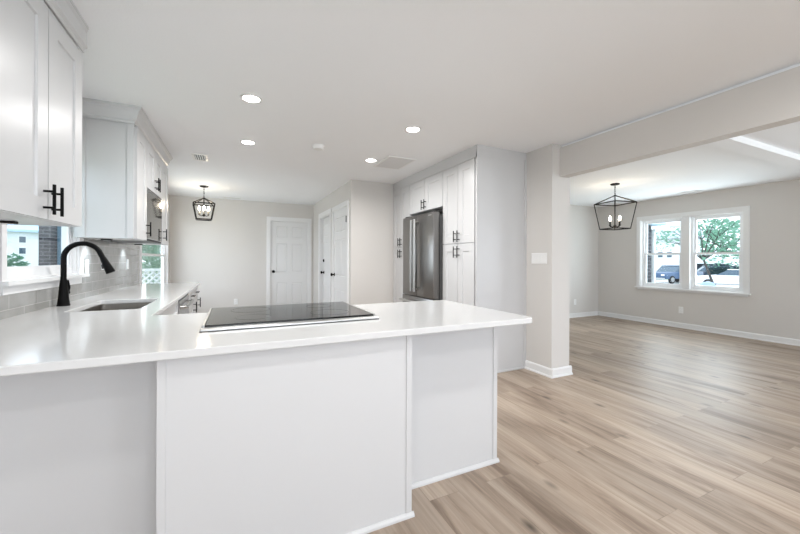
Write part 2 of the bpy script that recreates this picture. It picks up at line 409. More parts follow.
def base_profile(h=0.092, t=0.014):
    return [(0, 0), (0.026, 0), (0.026, 0.008), (0.020, 0.017), (t, 0.020), (t, h - 0.016), (t * 0.55, h - 0.004), (0, h)]
def baseboard(name, ax, pos, s, u0, u1, prof=None):
    """ax 'x': along y on plane x=pos facing s; ax 'y': along x on plane y=pos"""
    bm = NB(); prof = prof or base_profile()
    if ax == 'x': prism(bm, prof, lambda u, v, n: (pos + s * u, n, v), u0, u1)
    else: prism(bm, prof, lambda u, v, n: (n, pos + s * u, v), u0, u1)
    return st(name, bm, 'trim')
baseboard('baseboard_right', 'x', XR, -1, YREAR, YF)
baseboard('baseboard_dining', 'y', YF, -1, XC2, XR - 0.027)
baseboard('baseboard_column', 'x', XC, -1, 2.59 - 0.026, 2.943)
baseboard('baseboard_column_front', 'y', 2.59, -1, XC - 0.001, XC2 + 0.026)
baseboard('baseboard_column_right', 'x', XC2, 1, 2.59, YF - 0.027)
baseboard('baseboard_back', 'y', YB, -1, XL + 0.027, 0.61)
baseboard('baseboard_closet', 'y', 5.066, -1, 1.556, 2.27)
baseboard('baseboard_left', 'x', XL, 1, 5.49, YB)

# ------------------------------------------------------------------ windows
def window(name, mp, u0, u1, v0, v1, units, mid_v, depth=0.10, case=0.075, case_top=0.075, near_case=None, stool_t=0.022, apron=0.07, f=0.035, s=0.032, wt=0.135):
    """double hung window(s); n=0 is the wall face, n>0 into the room"""
    c = mp((u0 + u1) / 2, v0, 0)
    W = struct_empty(name, c)
    a0 = near_case if near_case is not None else case
    cb = NB()   # casing: frame around the opening
    grid_slab(cb, [u0 - a0, u0, u1, u1 + case], [v0, v1, v1 + case_top], lambda u, v: not (u0 < u < u1 and v < v1), mp, 0.0, 0.018)
    build('window_casing', cb, 'trim', W)
    jb = NB()
    grid_slab(jb, [u0, u0 + 0.012, u1 - 0.012, u1], [v0, v0 + 0.012, v1 - 0.012, v1], lambda u, v: not (u0 + 0.012 < u < u1 - 0.012 and v0 + 0.012 < v < v1 - 0.012), mp, -wt, 0.001)
    build('window_jamb', jb, 'trim', W)
    sb = NB(); prism(sb, [(u0 - a0 - 0.018, v0 - stool_t), (u1 + case + 0.018, v0 - stool_t), (u1 + case + 0.018, v0), (u0 - a0 - 0.018, v0)], mp, 0.0, 0.05)
    build('window_sill', sb, 'trim', W)
    if apron:
        ab = NB(); prism(ab, [(u0 - a0 * 0.7, v0 - stool_t - apron), (u1 + case * 0.7, v0 - stool_t - apron), (u1 + case * 0.7, v0 - stool_t), (u0 - a0 * 0.7, v0 - stool_t)], mp, 0.0, 0.016)
        build('window_apron', ab, 'trim', W)
    for i, (a, b) in enumerate(units):
        fb = NB()
        grid_slab(fb, [a, a + f, b - f, b], [v0 + 0.012, v0 + 0.05, v1 - 0.04, v1 - 0.012], lambda u, v: not (a + f < u < b - f and v0 + 0.05 < v < v1 - 0.04), mp, -depth - 0.028, -depth + 0.028)
        fr = build('window_frame', fb, 'vinyl', W)
        for (p, q, n0, n1) in ((v0 + 0.05, mid_v + 0.02, -depth, -depth + 0.022), (mid_v - 0.02, v1 - 0.04, -depth - 0.026, -depth - 0.004)):
            sbm = NB(); x0, x1 = a + f + 0.001, b - f - 0.001
            grid_slab(sbm, [x0, x0 + s, x1 - s, x1], [p, p + s, q - s, q], lambda u, v: not (x0 + s < u < x1 - s and p + s < v < q - s), mp, n0, n1)
            sash = build('window_sash', sbm, 'vinyl', W)
            gb = NB(); nm = (n0 + n1) / 2
            prism(gb, [(x0 + s, p + s), (x1 - s, p + s), (x1 - s, q - s), (x0 + s, q - s)], mp, nm - 0.002, nm + 0.002)
            build('window_pane', gb, 'glass', sash)
    if len(units) > 1:
        mb = NB(); a = units[0][1]; b = units[1][0]
        prism(mb, [(a, v0 + 0.012), (b, v0 + 0.012), (b, v1 - 0.012), (a, v1 - 0.012)], mp, -depth - 0.02, 0.012)
        build('window_mullion', mb, 'trim', W)
    return W
window('window_1', FX(XL), *W1, [(W1[0] + 0.012, W1[1] - 0.012)], 1.62, near_case=0.045, case=0.085, depth=0.05, apron=0.05, f=0.022, s=0.024, wt=0.08)
window('window_2', FX(XL), *W2, [(W2[0] + 0.012, W2[1] - 0.012)], 1.27, depth=0.05, wt=0.08)
window('window_3', FX(XR, -1), *W3, [(W3[0] + 0.012, 3.395), (3.51, W3[1] - 0.012)], 1.335, depth=0.07, case=0.068, apron=0.03)

# ------------------------------------------------------------------ doors
def knob(c, ax, s, m, parent, lever=False):
    bm = NB()
    lathe(bm, [(0.030, 0.0), (0.030, 0.006 * s), (0.012, 0.012 * s), (0.011, 0.032 * s), (0.026, 0.042 * s), (0.029, 0.054 * s), (0.022, 0.066 * s), (0.0, 0.069 * s)], c, 20, ax)
    return build('door_knob', bm, m, parent, smooth=True)
def door(name, mp, u0, u1, v1, nleaf, case=0.073, wall_d=0.12, cased=(True, True), case_n=0.018):
    D = struct_empty(name, mp((u0 + u1) / 2, 0, 0))
    cb = NB()
    grid_slab(cb, [u0 - case, u0, u1, u1 + case], [0, v1, v1 + case], lambda u, v: not (u0 < u < u1 and v < v1), mp, 0, case_n)
    build('door_casing', cb, 'trim', D)
    jb = NB()
    grid_slab(jb, [u0, u0 + 0.014, u1 - 0.014, u1], [0, v1 - 0.014, v1], lambda u, v: not (u0 + 0.014 < u < u1 - 0.014 and v < v1 - 0.014), mp, -wall_d, 0.001)
    build('door_jamb', jb, 'trim', D)
    lf = six_panel(u0 + 0.017, u1 - 0.017, 0.008, v1 - 0.017, lambda u, v, n: mp(u, v, n + nleaf - 0.036), 0.036)
    leaf = build('door_leaf', lf, 'door', D)
    return D, leaf
d_, leaf = door('door_1', FY(YB, -1), 0.684, 1.468, 2.035, -0.015)
knob((0.752, YB + 0.015, 0.953), 'y', -1, 'black', leaf)
d_, leaf = door('door_2', FX(1.582, -1), *D1, 2.05, -0.06, case=0.085)
knob((1.642, D1[1] - 0.085, 0.95), 'x', -1, 'black', leaf)
bm = NB(); lathe(bm, [(0.030, 0), (0.030, -0.012), (0.024, -0.02), (0.0, -0.021)], (1.642, D1[1] - 0.085, 1.19), 20, 'x'); build('deadbolt', bm, 'black', leaf, smooth=True)
d_, leaf = door('door_3', FX(1.582, -1), *D2, 2.05, 0.004, case=0.075, case_n=0.016)
knob((1.578, D2[1] - 0.075, 0.95), 'x', -1, 'black', leaf)
for z in (1.84, 0.30):
    bm = NB(); tube(bm, [(1.566, D2[0] + 0.014, z - 0.05), (1.566, D2[0] + 0.014, z + 0.05)], 0.009, 8)
    box(bm, 1.568, 1.577, D2[0] + 0.014, D2[0] + 0.04, z - 0.045, z + 0.045); build('hinge', bm, 'black', leaf)

# ------------------------------------------------------------------ cabinets
def crown(name, path, ztop, h=0.11, p=0.062):
    """mitred crown along a plan path [(x,y)...]; outward side given by left normal"""
    prof = [(0, -h), (0.008, -h), (0.008, -h + 0.018), (0.020, -h + 0.028), (p * 0.62, -0.034), (p * 0.86, -0.020), (p * 0.86, -0.014), (p, -0.012), (p, 0), (0, 0)]
    bm = NB(); n = len(path); P = [Vector((x, y)) for x, y in path]; rings = []
    for i in range(n):
        d0 = (P[i] - P[i - 1]).normalized() if i > 0 else (P[1] - P[0]).normalized()
        d1 = (P[i + 1] - P[i]).normalized() if i < n - 1 else d0
        n0 = Vector((-d0.y, d0.x)); n1 = Vector((-d1.y, d1.x)); m = (n0 + n1).normalized(); k = 1 / max(0.3, m.dot(n0))
        rings.append([bm.verts.new((P[i].x + m.x * k * a, P[i].y + m.y * k * a, ztop - 0.001 + b)) for a, b in prof])
    K = len(prof)
    for i in range(n - 1):
        for k in range(K): bm.faces.new([rings[i][k], rings[i][(k + 1) % K], rings[i + 1][(k + 1) % K], rings[i + 1][k]])
    bm.faces.new(rings[0]); bm.faces.new(rings[-1][::-1])
    return st(name, bm, 'cab')
XFU = -0.729     # carcass front of the left wall cabinets, doors 19 mm proud
def cab_doors(T, mp, spans, v0, v1, handles, hm='black', name='door', L=0.128):
    for (a, b), h in zip(spans, handles):
        d = build(name, framed_panel(a + 0.0015, b - 0.0015, v0 + 0.0015, v1 - 0.0015, mp), 'cab', T)
        if h:
            for hh in ([h] if isinstance(h[0], (int, float)) else h):
                build('handle', bar_pull(hh[0], hh[1], mp, L=L, vert=(len(hh) < 3)), hm, d, smooth=True)
UF = FX(XFU)
ZU0, ZU1 = 1.373, 2.30
# near left wall cabinet
T = thing('wall_cabinet', 'large white two-door shaker wall cabinet at the near left, above the countertop', 'cabinet', (-0.9, 1.75, ZU0))
build('cabinet_box', B(XL + 0.001, XFU, 1.20, 2.335, ZU0, 2.34, bev=0.0015), 'cab', T)
cab_doors(T, UF, [(1.56, 1.968), (1.972, 2.333)], ZU0 + 0.001, 2.27, [(1.930, 1.455), (2.002, 1.455)], L=0.125)
build('door', framed_panel(1.202, 1.556, ZU0 + 0.003, 2.268, UF), 'cab', T)
# far left group: side cabinet, cabinet over the microwave, microwave, end cabinet
T = thing('wall_cabinet', 'white shaker wall cabinet with a broad plain side, between the kitchen window and the microwave', 'cabinet', (-0.9, 3.64, ZU0))
build('cabinet_box', B(XL + 0.001, XFU, 3.452, 3.818, ZU0, 2.33, bev=0.001), 'cab', T)
build('end_panel', B(XL + 0.02, XFU - 0.004, 3.446, 3.4515, ZU0 + 0.0, 2.33), 'cab', T)
bm = NB(); box(bm, XFU - 0.042, XFU + 0.0, 3.438, 3.4455, ZU0, 2.30); build('corner_stile', bm, 'cab', T)
bm = NB(); box(bm, XL + 0.03, XL + 0.07, 3.438, 3.4455, ZU0, 2.30); build('wall_stile', bm, 'cab', T)
cab_doors(T, UF, [(3.462, 3.818)], ZU0 + 0.001, 2.275, [(3.785, 1.475)])
T = thing('wall_cabinet', 'short white two-door cabinet directly above the microwave', 'cabinet', (-0.9, 4.18, 1.85))
build('cabinet_box', B(XL + 0.001, XFU, 3.820, 4.553, 1.852, 2.33, bev=0.001), 'cab', T)
cab_doors(T, UF, [(3.822, 4.186), (4.188, 4.552)], 1.856, 2.275, [(4.150, 1.945), (4.224, 1.945)])
T = thing('wall_cabinet', 'narrow white wall cabinet past the microwave, last of the left wall run', 'cabinet', (-0.9, 4.74, ZU0))
build('cabinet_box', B(XL + 0.001, XFU, 4.555, 4.93, ZU0, 2.33, bev=0.001), 'cab', T)
cab_doors(T, UF, [(4.557, 4.929)], ZU0 + 0.001, 2.275, [(4.600, 1.475)])
T = thing('microwave', 'built-in microwave with mirror-like dark glass front below the short wall cabinet', 'microwave', (-0.9, 4.18, ZU0))
build('body', B(XL + 0.01, XFU, 3.824, 4.549, ZU0 + 0.004, 1.846, bev=0.002), 'grey_body', T)
dr = build('door', B(XFU, XFU + 0.017, 3.826, 4.547, ZU0 + 0.02, 1.844, bev=0.003), 'steel', T)
build('door_glass', B(XFU + 0.017, XFU + 0.0185, 3.834, 4.538, ZU0 + 0.028, 1.836), 'mirror_glass', dr)
build('vent_strip', B(XFU, XFU + 0.012, 3.826, 4.547, ZU0 + 0.004, ZU0 + 0.018), 'dark_plastic', T)
crown('trim_1', [(XFU + 0.019, 2.336), (XFU + 0.019, 1.20)], ZC, h=0.139, p=0.024)
crown('trim_2', [(XFU, 4.931), (XFU, 3.437), (XL, 3.437)], ZC, h=0.125, p=0.066)

# tall pantry run on the right (front x = 2.277)
XP = 2.296; PF = FX(XP, -1)
T = thing('pantry_cabinet', 'tall white four-door pantry cabinet with a broad plain side, right of the refrigerator', 'cabinet', (2.6, 3.28, 0))
build('cabinet_box', B(XP, XC - 0.001, 2.965, 3.60, 0.10, 2.33), 'cab', T)
build('end_panel', B(XP - 0.019, XC - 0.001, 2.945, 2.9645, 0.0, 2.33, bev=0.001), 'cab', T)
build('toe_kick', B(XP + 0.06, XC - 0.01, 2.966, 3.59, 0.0, 0.0995), 'cab', T)
bm = NB(); box(bm, XC - 0.030, XC - 0.0005, 2.9355, 2.9445, 0.021, 2.33); build('wall_strip', bm, 'cab', T)
bm = NB(); box(bm, XP - 0.019, XC - 0.0265, 2.932, 2.9445, 0.0, 0.020, bev=0.003); build('shoe_molding', bm, 'cab', T)
SPL = 1.396
cab_doors(T, PF, [(2.985, 3.283), (3.287, 3.598)], SPL + 0.002, 2.285, [(3.252, 1.475), (3.322, 1.475)])
cab_doors(T, PF, [(2.985, 3.283), (3.287, 3.598)], 0.105, SPL - 0.002, [(3.252, 1.300), (3.322, 1.300)])
T = thing('wall_cabinet', 'white two-door cabinet bridging over the refrigerator', 'cabinet', (2.6, 4.04, 1.86))
build('cabinet_box', B(XP, XC - 0.001, 3.602, 4.488, 1.858, 2.33), 'cab', T)
cab_doors(T, PF, [(3.604, 4.044), (4.048, 4.487)], 1.860, 2.285, [(4.010, 1.940), (4.082, 1.940)])
T = thing('pantry_cabinet', 'tall narrow white pantry cabinet on the far side of the refrigerator, against the greige wall', 'cabinet', (2.6, 4.78, 0))
build('cabinet_box', B(XP, XC - 0.001, 4.490, 5.064, 0.10, 2.33), 'cab', T)
build('toe_kick', B(XP + 0.06, XC - 0.01, 4.495, 5.06, 0.0, 0.0995), 'cab', T)
cab_doors(T, PF, [(4.492, 4.775), (4.779, 5.055)], SPL + 0.002, 2.285, [(4.742, 1.475), (4.812, 1.475)])
cab_doors(T, PF, [(4.492, 4.775), (4.779, 5.055)], 0.105, SPL - 0.002, [(4.742, 1.300), (4.812, 1.300)])
crown('trim_3', [(XC, 2.944), (XP - 0.019, 2.944), (XP - 0.019, 5.064)][::-1], ZC, h=0.125, p=0.064)

# refrigerator
XRF = 2.157
T = thing('refrigerator', 'stainless french-door refrigerator between the tall pantry cabinets', 'refrigerator', (2.55, 4.03, 0))
build('body', B(XRF + 0.105, XC - 0.04, 3.632, 4.452, 0.03, 1.765, bev=0.004), 'grey_body', T)
build('gasket', B(XRF + 0.09, XRF + 0.106, 3.635, 4.448, 0.08, 1.772), 'dark_plastic', T)
FF = FX(XRF, -1)
for nm, (a, b), hy in (('door', (3.618, 4.034), 4.000), ('door', (4.038, 4.455), 4.088)):
    d = build(nm, B(XRF, XRF + 0.088, a, b, 0.735, 1.792, bev=0.006, seg=2), 'steel_dark', T, smooth=True)
    bm = NB(); tube(bm, [(XRF - 0.058, hy, 0.80), (XRF - 0.058, hy, 1.735)], 0.017, 14)
    for z in (0.835, 1.70): tube(bm, [(XRF, hy, z), (XRF - 0.058, hy, z)], 0.011, 10)
    build('handle', bm, 'steel_light', d, smooth=True)
bm = NB(); box(bm, XRF - 0.0015, XRF + 0.0, 3.665, 3.745, 1.752, 1.766); build('badge', bm, 'steel_light', T)
for y in (3.66, 4.40):
    bm = NB(); box(bm, XRF + 0.03, XRF + 0.20, y - 0.04, y + 0.04, 1.7935, 1.812, bev=0.004); build('hinge_cover', bm, 'dark_plastic', T)
d = build('freezer_drawer', B(XRF - 0.004, XRF + 0.088, 3.618, 4.455, 0.09, 0.728, bev=0.006, seg=2), 'steel_dark', T, smooth=True)
bm = NB(); tube(bm, [(XRF - 0.062, 3.66, 0.665), (XRF - 0.062, 4.415, 0.665)], 0.0145, 14)
for y in (3.70, 4.375): tube(bm, [(XRF - 0.004, y, 0.665), (XRF - 0.062, y, 0.665)], 0.011, 10)
build('handle', bm, 'steel_light', d, smooth=True)
for y in (3.70, 4.38):
    build('foot', B(XRF + 0.15, XRF + 0.20, y - 0.03, y + 0.03, 0.0, 0.0295), 'dark_plastic', T)

# ------------------------------------------------------------------ counter and base cabinets
ZT = 0.893; TH = 0.03; XK, YK, YK2, XCL, YCE = 1.505, 1.427, 2.365, -0.418, 5.462
def rrect(x0, x1, y0, y1, r, seg=6):
    pts = []
    for cx, cy, a0 in ((x1 - r, y0 + r, -PI / 2), (x1 - r, y1 - r, 0), (x0 + r, y1 - r, PI / 2), (x0 + r, y0 + r, PI)):
        for k in range(seg + 1): a = a0 + PI / 2 * k / seg; pts.append((cx + r * math.cos(a), cy + r * math.sin(a)))
    return pts
SK = (-0.915, -0.545, 2.72, 3.385)
RNG = (-0.135, 0.705, 1.733)
def arc(cx, cy, r, a0, a1, n=6): return [(cx + r * math.cos(a0 + (a1 - a0) * k / n), cy + r * math.sin(a0 + (a1 - a0) * k / n)) for k in range(n + 1)]
outer = [(XL, YK)] + arc(XK - 0.035, YK + 0.035, 0.035, -PI / 2, 0) + arc(XK - 0.035, YK2 - 0.035, 0.035, 0, PI / 2) + \
        [(RNG[1], YK2), (RNG[1], RNG[2]), (RNG[0], RNG[2]), (RNG[0], YK2), (XCL, YK2), (XCL, YCE), (XL, YCE)]
hole = rrect(*SK, 0.028)
bm = NB()
def ring(pts, z): 
    v = [bm.verts.new((x, y, z)) for x, y in pts]
    return [bm.edges.new((v[i], v[(i + 1) % len(v)])) for i in range(len(v))]
ed = ring(outer, ZT) + ring(hole, ZT)
r = bmesh.ops.triangle_fill(bm, use_beauty=True, use_dissolve=False, edges=ed)
top = [f for f in bm.faces]
ex = bmesh.ops.extrude_face_region(bm, geom=top)
bmesh.ops.translate(bm, verts=[g for g in ex['geom'] if isinstance(g, bmesh.types.BMVert)], vec=(0, 0, -TH))
bmesh.ops.recalc_face_normals(bm, faces=bm.faces[:])
bev = [e for e in bm.edges if len(e.link_faces) == 2 and abs(e.verts[0].co.z - e.verts[1].co.z) < 1e-6 and abs(e.calc_face_angle(0)) > 1.2]
bmesh.ops.bevel(bm, geom=bev, offset=0.0035, segments=2, affect='EDGES', profile=0.5)
ct = build('countertop', bm, 'quartz')
tag(ct, 'white quartz L-shaped countertop running from the left wall over the peninsula', 'countertop')

# peninsula, seen from its back
ZB = ZT - TH - 0.001
def pen_panel(T, x0, x1, y, corner_l, corner_r, z0=0.0):
    build('shoe_molding', prism(NB(), [(0, 0), (0.014, 0), (0.013, 0.010), (0.005, 0.019), (0, 0.020)], lambda u, v, n: (n, y - u, v), x0, x1 + (0.014 if corner_r else 0)), 'cab', T)
    if corner_l: build('corner_trim', B(x0 - 0.003, x0 + 0.024, y - 0.004, y - 0.0002, 0.020, ZB - 0.002), 'cab', T)
    if corner_r: build('corner_trim', B(x1 - 0.026, x1 + 0.003, y - 0.004, y - 0.0002, 0.020, ZB - 0.002), 'cab', T)
T = thing('peninsula_cabinet', 'plain white peninsula back panel at the left, set back beside the wall', 'cabinet', (-0.67, 1.75, 0))
build('cabinet_box', B(XL + 0.001, -0.243, 1.65, 2.345, 0.0, ZB), 'cab', T); pen_panel(T, XL + 0.001, -0.243, 1.65, False, False)
T = thing('peninsula_cabinet', 'widest plain white peninsula panel standing forward behind the range', 'cabinet', (0.26, 1.58, 0))
build('cabinet_box', B(-0.240, 0.758, 1.471, 1.728, 0.0, ZB), 'cab', T); pen_panel(T, -0.240, 0.758, 1.471, True, True)
build('side_shoe_molding', prism(NB(), [(0, 0), (0.014, 0), (0.013, 0.010), (0.005, 0.019), (0, 0.020)], lambda u, v, n: (0.758 + u, n, v), 1.471, 1.636), 'cab', T)
T = thing('peninsula_cabinet', 'white peninsula end panel at the right, set back under the countertop overhang', 'cabinet', (1.1, 1.95, 0))
build('cabinet_box', B(0.761, 1.426, 1.65, 2.325, 0.0, ZB), 'cab', T); pen_panel(T, 0.774, 1.426, 1.65, False, True)
build('side_shoe_molding', prism(NB(), [(0, 0), (0.014, 0), (0.013, 0.010), (0.005, 0.019), (0, 0.020)], lambda u, v, n: (1.426 + u, n, v), 1.65, 2.325), 'cab', T)
cab_doors(T, FY(2.325), [(0.763, 1.424)], 0.72, ZB - 0.004, [(1.09, 0.79, 1)], name='drawer')
cab_doors(T, FY(2.325), [(0.763, 1.092), (1.095, 1.424)], 0.11, 0.717, [(1.06, 0.64), (1.13, 0.64)])

XB = -0.462; BF = FX(XB)
T = thing('base_cabinet', 'white sink base cabinet on the left wall under the undermount sink', 'cabinet', (-0.78, 2.98, 0))
bm = NB()
box(bm, XL + 0.002, XB, 2.39, 2.41, 0.1, ZB); build('side_panel', bm, 'cab', T)
bm = NB(); box(bm, XL + 0.002, XB, 3.597, 3.615, 0.1, ZB); build('side_panel', bm, 'cab', T)
build('bottom_panel', B(XL + 0.002, XB, 2.411, 3.596, 0.1, 0.118), 'cab', T)
build('front_frame', holes_slab(NB(), 2.411, 3.596, 0.119, ZB, [(2.45, 3.56, 0.15, 0.68)], FX(XB - 0.02), 0, 0.02), 'cab', T)
build('toe_kick', B(XL + 0.06, XB - 0.06, 2.40, 3.61, 0.0, 0.0995), 'cab', T)
cab_doors(T, BF, [(2.48, 3.613)], 0.70, ZB - 0.004, [None], name='drawer_front')
cab_doors(T, BF, [(2.48, 3.045), (3.048, 3.613)], 0.11, 0.697, [(3.01, 0.62), (3.085, 0.62)])
T = thing('dishwasher', 'stainless dishwasher under the left countertop beyond the sink', 'dishwasher', (-0.78, 4.0, 0))
build('body', B(XL + 0.05, XB, 3.625, 4.372, 0.06, ZB - 0.004), 'grey_body', T)
d = build('door', B(XB, XB + 0.026, 3.628, 4.369, 0.11, ZB - 0.03, bev=0.003), 'steel', T)
build('control_strip', B(XB, XB + 0.020, 3.628, 4.369, ZB - 0.028, ZB - 0.008), 'dark_plastic', T)
bm = NB(); tube(bm, [(XB + 0.026, 3.69, 0.775), (XB + 0.062, 3.70, 0.775), (XB + 0.072, 3.75, 0.775), (XB + 0.072, 4.25, 0.775), (XB + 0.062, 4.30, 0.775), (XB + 0.026, 4.31, 0.775)], 0.013, 12)
build('handle', bm, 'steel_light', d, smooth=True)
for y in (3.68, 4.31): build('foot', B(XB - 0.1, XB - 0.06, y - 0.02, y + 0.02, 0.0, 0.0595), 'dark_plastic', T)
T = thing('base_cabinet', 'white base cabinet with drawer over doors at the far end of the left countertop', 'cabinet', (-0.78, 4.9, 0))
build('cabinet_box', B(XL + 0.002, XB, 4.382, 5.435, 0.1, ZB), 'cab', T)
build('toe_kick', B(XL + 0.06, XB - 0.06, 4.39, 5.43, 0.0, 0.0995), 'cab', T)
cab_doors(T, BF, [(4.384, 4.908), (4.911, 5.433)], 0.715, ZB - 0.004, [(4.646, 0.787, 1), (5.172, 0.787, 1)], name='drawer')
cab_doors(T, BF, [(4.384, 4.908), (4.911, 5.433)], 0.11, 0.712, [(4.87, 0.63), (5.392, 0.63)])

# backsplash
bs = NB()
us = [1.30, 2.55, 3.60, YCE - 0.01]; 
holes_slab(bs, 1.30, YCE - 0.012, ZT + 0.0005, ZU0 - 0.001, [(2.50, 3.60, 1.015, 3)], FX(XL + 0.0005), 0, 0.009)
tag(build('backsplash', bs, 'tile'), kind='structure')

# sink
T = thing('kitchen_sink', 'stainless undermount sink in the countertop below the kitchen window', 'sink', ((SK[0] + SK[1]) / 2, (SK[2] + SK[3]) / 2, 0.66))
bm = NB(); rings = []
g = 0.006
for (d, z, r) in ((-0.03, ZT - TH - 0.0015, 0.05), (g * -1, ZT - TH - 0.0015, 0.032), (-g, 0.69, 0.032), (0.012, 0.668, 0.03), (0.05, 0.664, 0.025), (0.05, 0.655, 0.025), (-0.010, 0.66, 0.034), (-0.012, 0.70, 0.036), (-0.012, ZT - TH - 0.005, 0.036), (-0.03, ZT - TH - 0.005, 0.05)):
    rings.append([bm.verts.new((x, y, z)) for x, y in rrect(SK[0] + d, SK[1] - d, SK[2] + d, SK[3] - d, r)])
for i in range(len(rings) - 1):
    if i == 4: continue
    a, b = rings[i], rings[i + 1]
    for k in range(len(a)): bm.faces.new([a[k], a[(k + 1) % len(a)], b[(k + 1) % len(a)], b[k]])
a, b = rings[-1], rings[0]
for k in range(len(a)): bm.faces.new([a[k], a[(k + 1) % len(a)], b[(k + 1) % len(a)], b[k]])
bm.faces.new(rings[4]); bm.faces.new(rings[5][::-1])
build('basin', bm, 'sink', T, smooth=True)
bm = NB(); lathe(bm, [(0.0, 0.6645), (0.030, 0.6645), (0.040, 0.668), (0.046, 0.667), (0.046, 0.6642)], ((SK[0] + SK[1]) / 2 - 0.04, 3.05, 0), 24); build('drain', bm, 'steel_light', T, smooth=True)

# faucet
FXX, FYY = -1.036, 3.095
T = thing('faucet', 'matte black gooseneck pull-down kitchen faucet behind the sink', 'faucet', (FXX, FYY, ZT))
bm = NB(); lathe(bm, [(0.0, ZT), (0.035, ZT), (0.035, ZT + 0.005), (0.033, ZT + 0.008), (0.029, ZT + 0.045), (0.024, ZT + 0.11), (0.0195, ZT + 0.16), (0.017, ZT + 0.178), (0.0, ZT + 0.178)], (FXX, FYY, 0), 28)
build('base', bm, 'black', T, smooth=True)
pts = [(FXX, FYY, ZT + 0.174), (FXX, FYY, 1.21)]
R = 0.100; cz = 1.214
for k in range(0, 15): a = PI - k * (PI * 0.90) / 14; pts.append((FXX + R + R * math.cos(a), FYY, cz + R * math.sin(a)))
_d = (Vector(pts[-1]) - Vector(pts[-2])).normalized(); pts += [tuple(Vector(pts[-1]) + _d * 0.015), tuple(Vector(pts[-1]) + _d * 0.03)]
bm = NB(); tube(bm, pts, 0.0160, 14); build('spout', bm, 'black', T, smooth=True)
e0 = Vector(pts[-1]); dr_ = (Vector(pts[-1]) - Vector(pts[-2])).normalized()
bm = NB(); tube(bm, [e0 - dr_ * 0.002, e0 + dr_ * 0.012, e0 + dr_ * 0.06, e0 + dr_ * 0.11, e0 + dr_ * 0.115], [0.0165, 0.0185, 0.0235, 0.0275, 0.025], 18); build('spray_head', bm, 'black', T, smooth=True)
bm = NB(); tube(bm, [e0 + dr_ * 0.045 + Vector((-0.019, 0, -0.006)), e0 + dr_ * 0.075 + Vector((-0.026, 0, -0.008))], 0.008, 8); build('spray_button', bm, 'dark_plastic', T, smooth=True)
bm = NB(); tube(bm, [(FXX, FYY + 0.018, ZT + 0.085), (FXX + 0.006, FYY + 0.052, ZT + 0.085)], 0.0135, 12)
tube(bm, [(FXX + 0.006, FYY + 0.044, ZT + 0.088), (FXX + 0.012, FYY + 0.050, ZT + 0.12), (FXX + 0.006, FYY + 0.046, ZT + 0.17)], [0.0095, 0.0085, 0.006], 10); build('handle', bm, 'black', T, smooth=True)

# slide-in range
T = thing('range', 'slide-in electric range with black glass cooktop and steel trim set in the peninsula', 'stove', (0.285, 2.07, 0))
build('body', B(-0.105, 0.675, 1.75, 2.36, 0.03, 0.885), 'grey_body', T)
ck = build('cooktop', B(-0.118, 0.688, 1.786, 2.412, 0.8995, 0.913, bev=0.002), 'black_glass', T)
for (x, y, rr) in ((0.09, 1.96, 0.085), (0.09, 2.24, 0.105), (0.49, 1.96, 0.105), (0.49, 2.24, 0.075)):
    bm = NB(); n = 40
    A = [[bm.verts.new((x + q * math.cos(2 * PI * k / n), y + q * math.sin(2 * PI * k / n), z)) for k in range(n)] for q, z in ((rr, 0.9131), (rr + 0.003, 0.9131), (rr + 0.003, 0.9134), (rr, 0.9134))]
    for i in range(4):
        for k in range(n): bm.faces.new([A[i][k], A[i][(k + 1) % n], A[(i + 1) % 4][(k + 1) % n], A[(i + 1) % 4][k]])
    build('burner_ring', bm, 'ring', ck)
build('rear_trim', B(-0.132, 0.702, 1.735, 1.7845, 0.8940, 0.9050, bev=0.003, seg=2), 'steel_light', T)
for x0, x1 in ((-0.1275, -0.1185), (0.6885, 0.6975)): build('side_trim', B(x0, x1, 1.786, 2.412, 0.8940, 0.9145, bev=0.001), 'steel_light', T)
build('top_frame', B(-0.118, 0.688, 1.786, 2.405, 0.886, 0.8994), 'dark_plastic', T)
cp = build('control_panel', prism(NB(), [(2.3605, 0.80), (2.395, 0.80), (2.425, 0.885), (2.412, 0.8985), (2.3605, 0.885)], lambda u, v, n: (n, u, v), -0.115, 0.685), 'steel', T)
for k in range(5):
    bm = NB(); lathe(bm, [(0.021, 0.0), (0.019, 0.03), (0.0, 0.031)], (-0.02 + 0.155 * k, 2.405, 0.84), 16, 'y'); build('knob', bm, 'black', cp, smooth=True)
od = build('oven_door', B(-0.115, 0.685, 2.3605, 2.395, 0.22, 0.79, bev=0.004), 'steel', T)
build('oven_glass', B(-0.04, 0.61, 2.3952, 2.397, 0.32, 0.66), 'black_glass', od)
bm = NB(); tube(bm, [(-0.07, 2.445, 0.735), (0.64, 2.445, 0.735)], 0.013, 12)
for x in (-0.03, 0.60): tube(bm, [(x, 2.395, 0.735), (x, 2.445, 0.735)], 0.01, 10)
build('handle', bm, 'steel_light', od, smooth=True)
build('warming_drawer', B(-0.115, 0.685, 2.3605, 2.39, 0.05, 0.21, bev=0.004), 'steel', T)
for x in (-0.06, 0.63):
    build('foot', B(x - 0.02, x + 0.02, 1.80, 1.84, 0.0, 0.0295), 'dark_plastic', T)

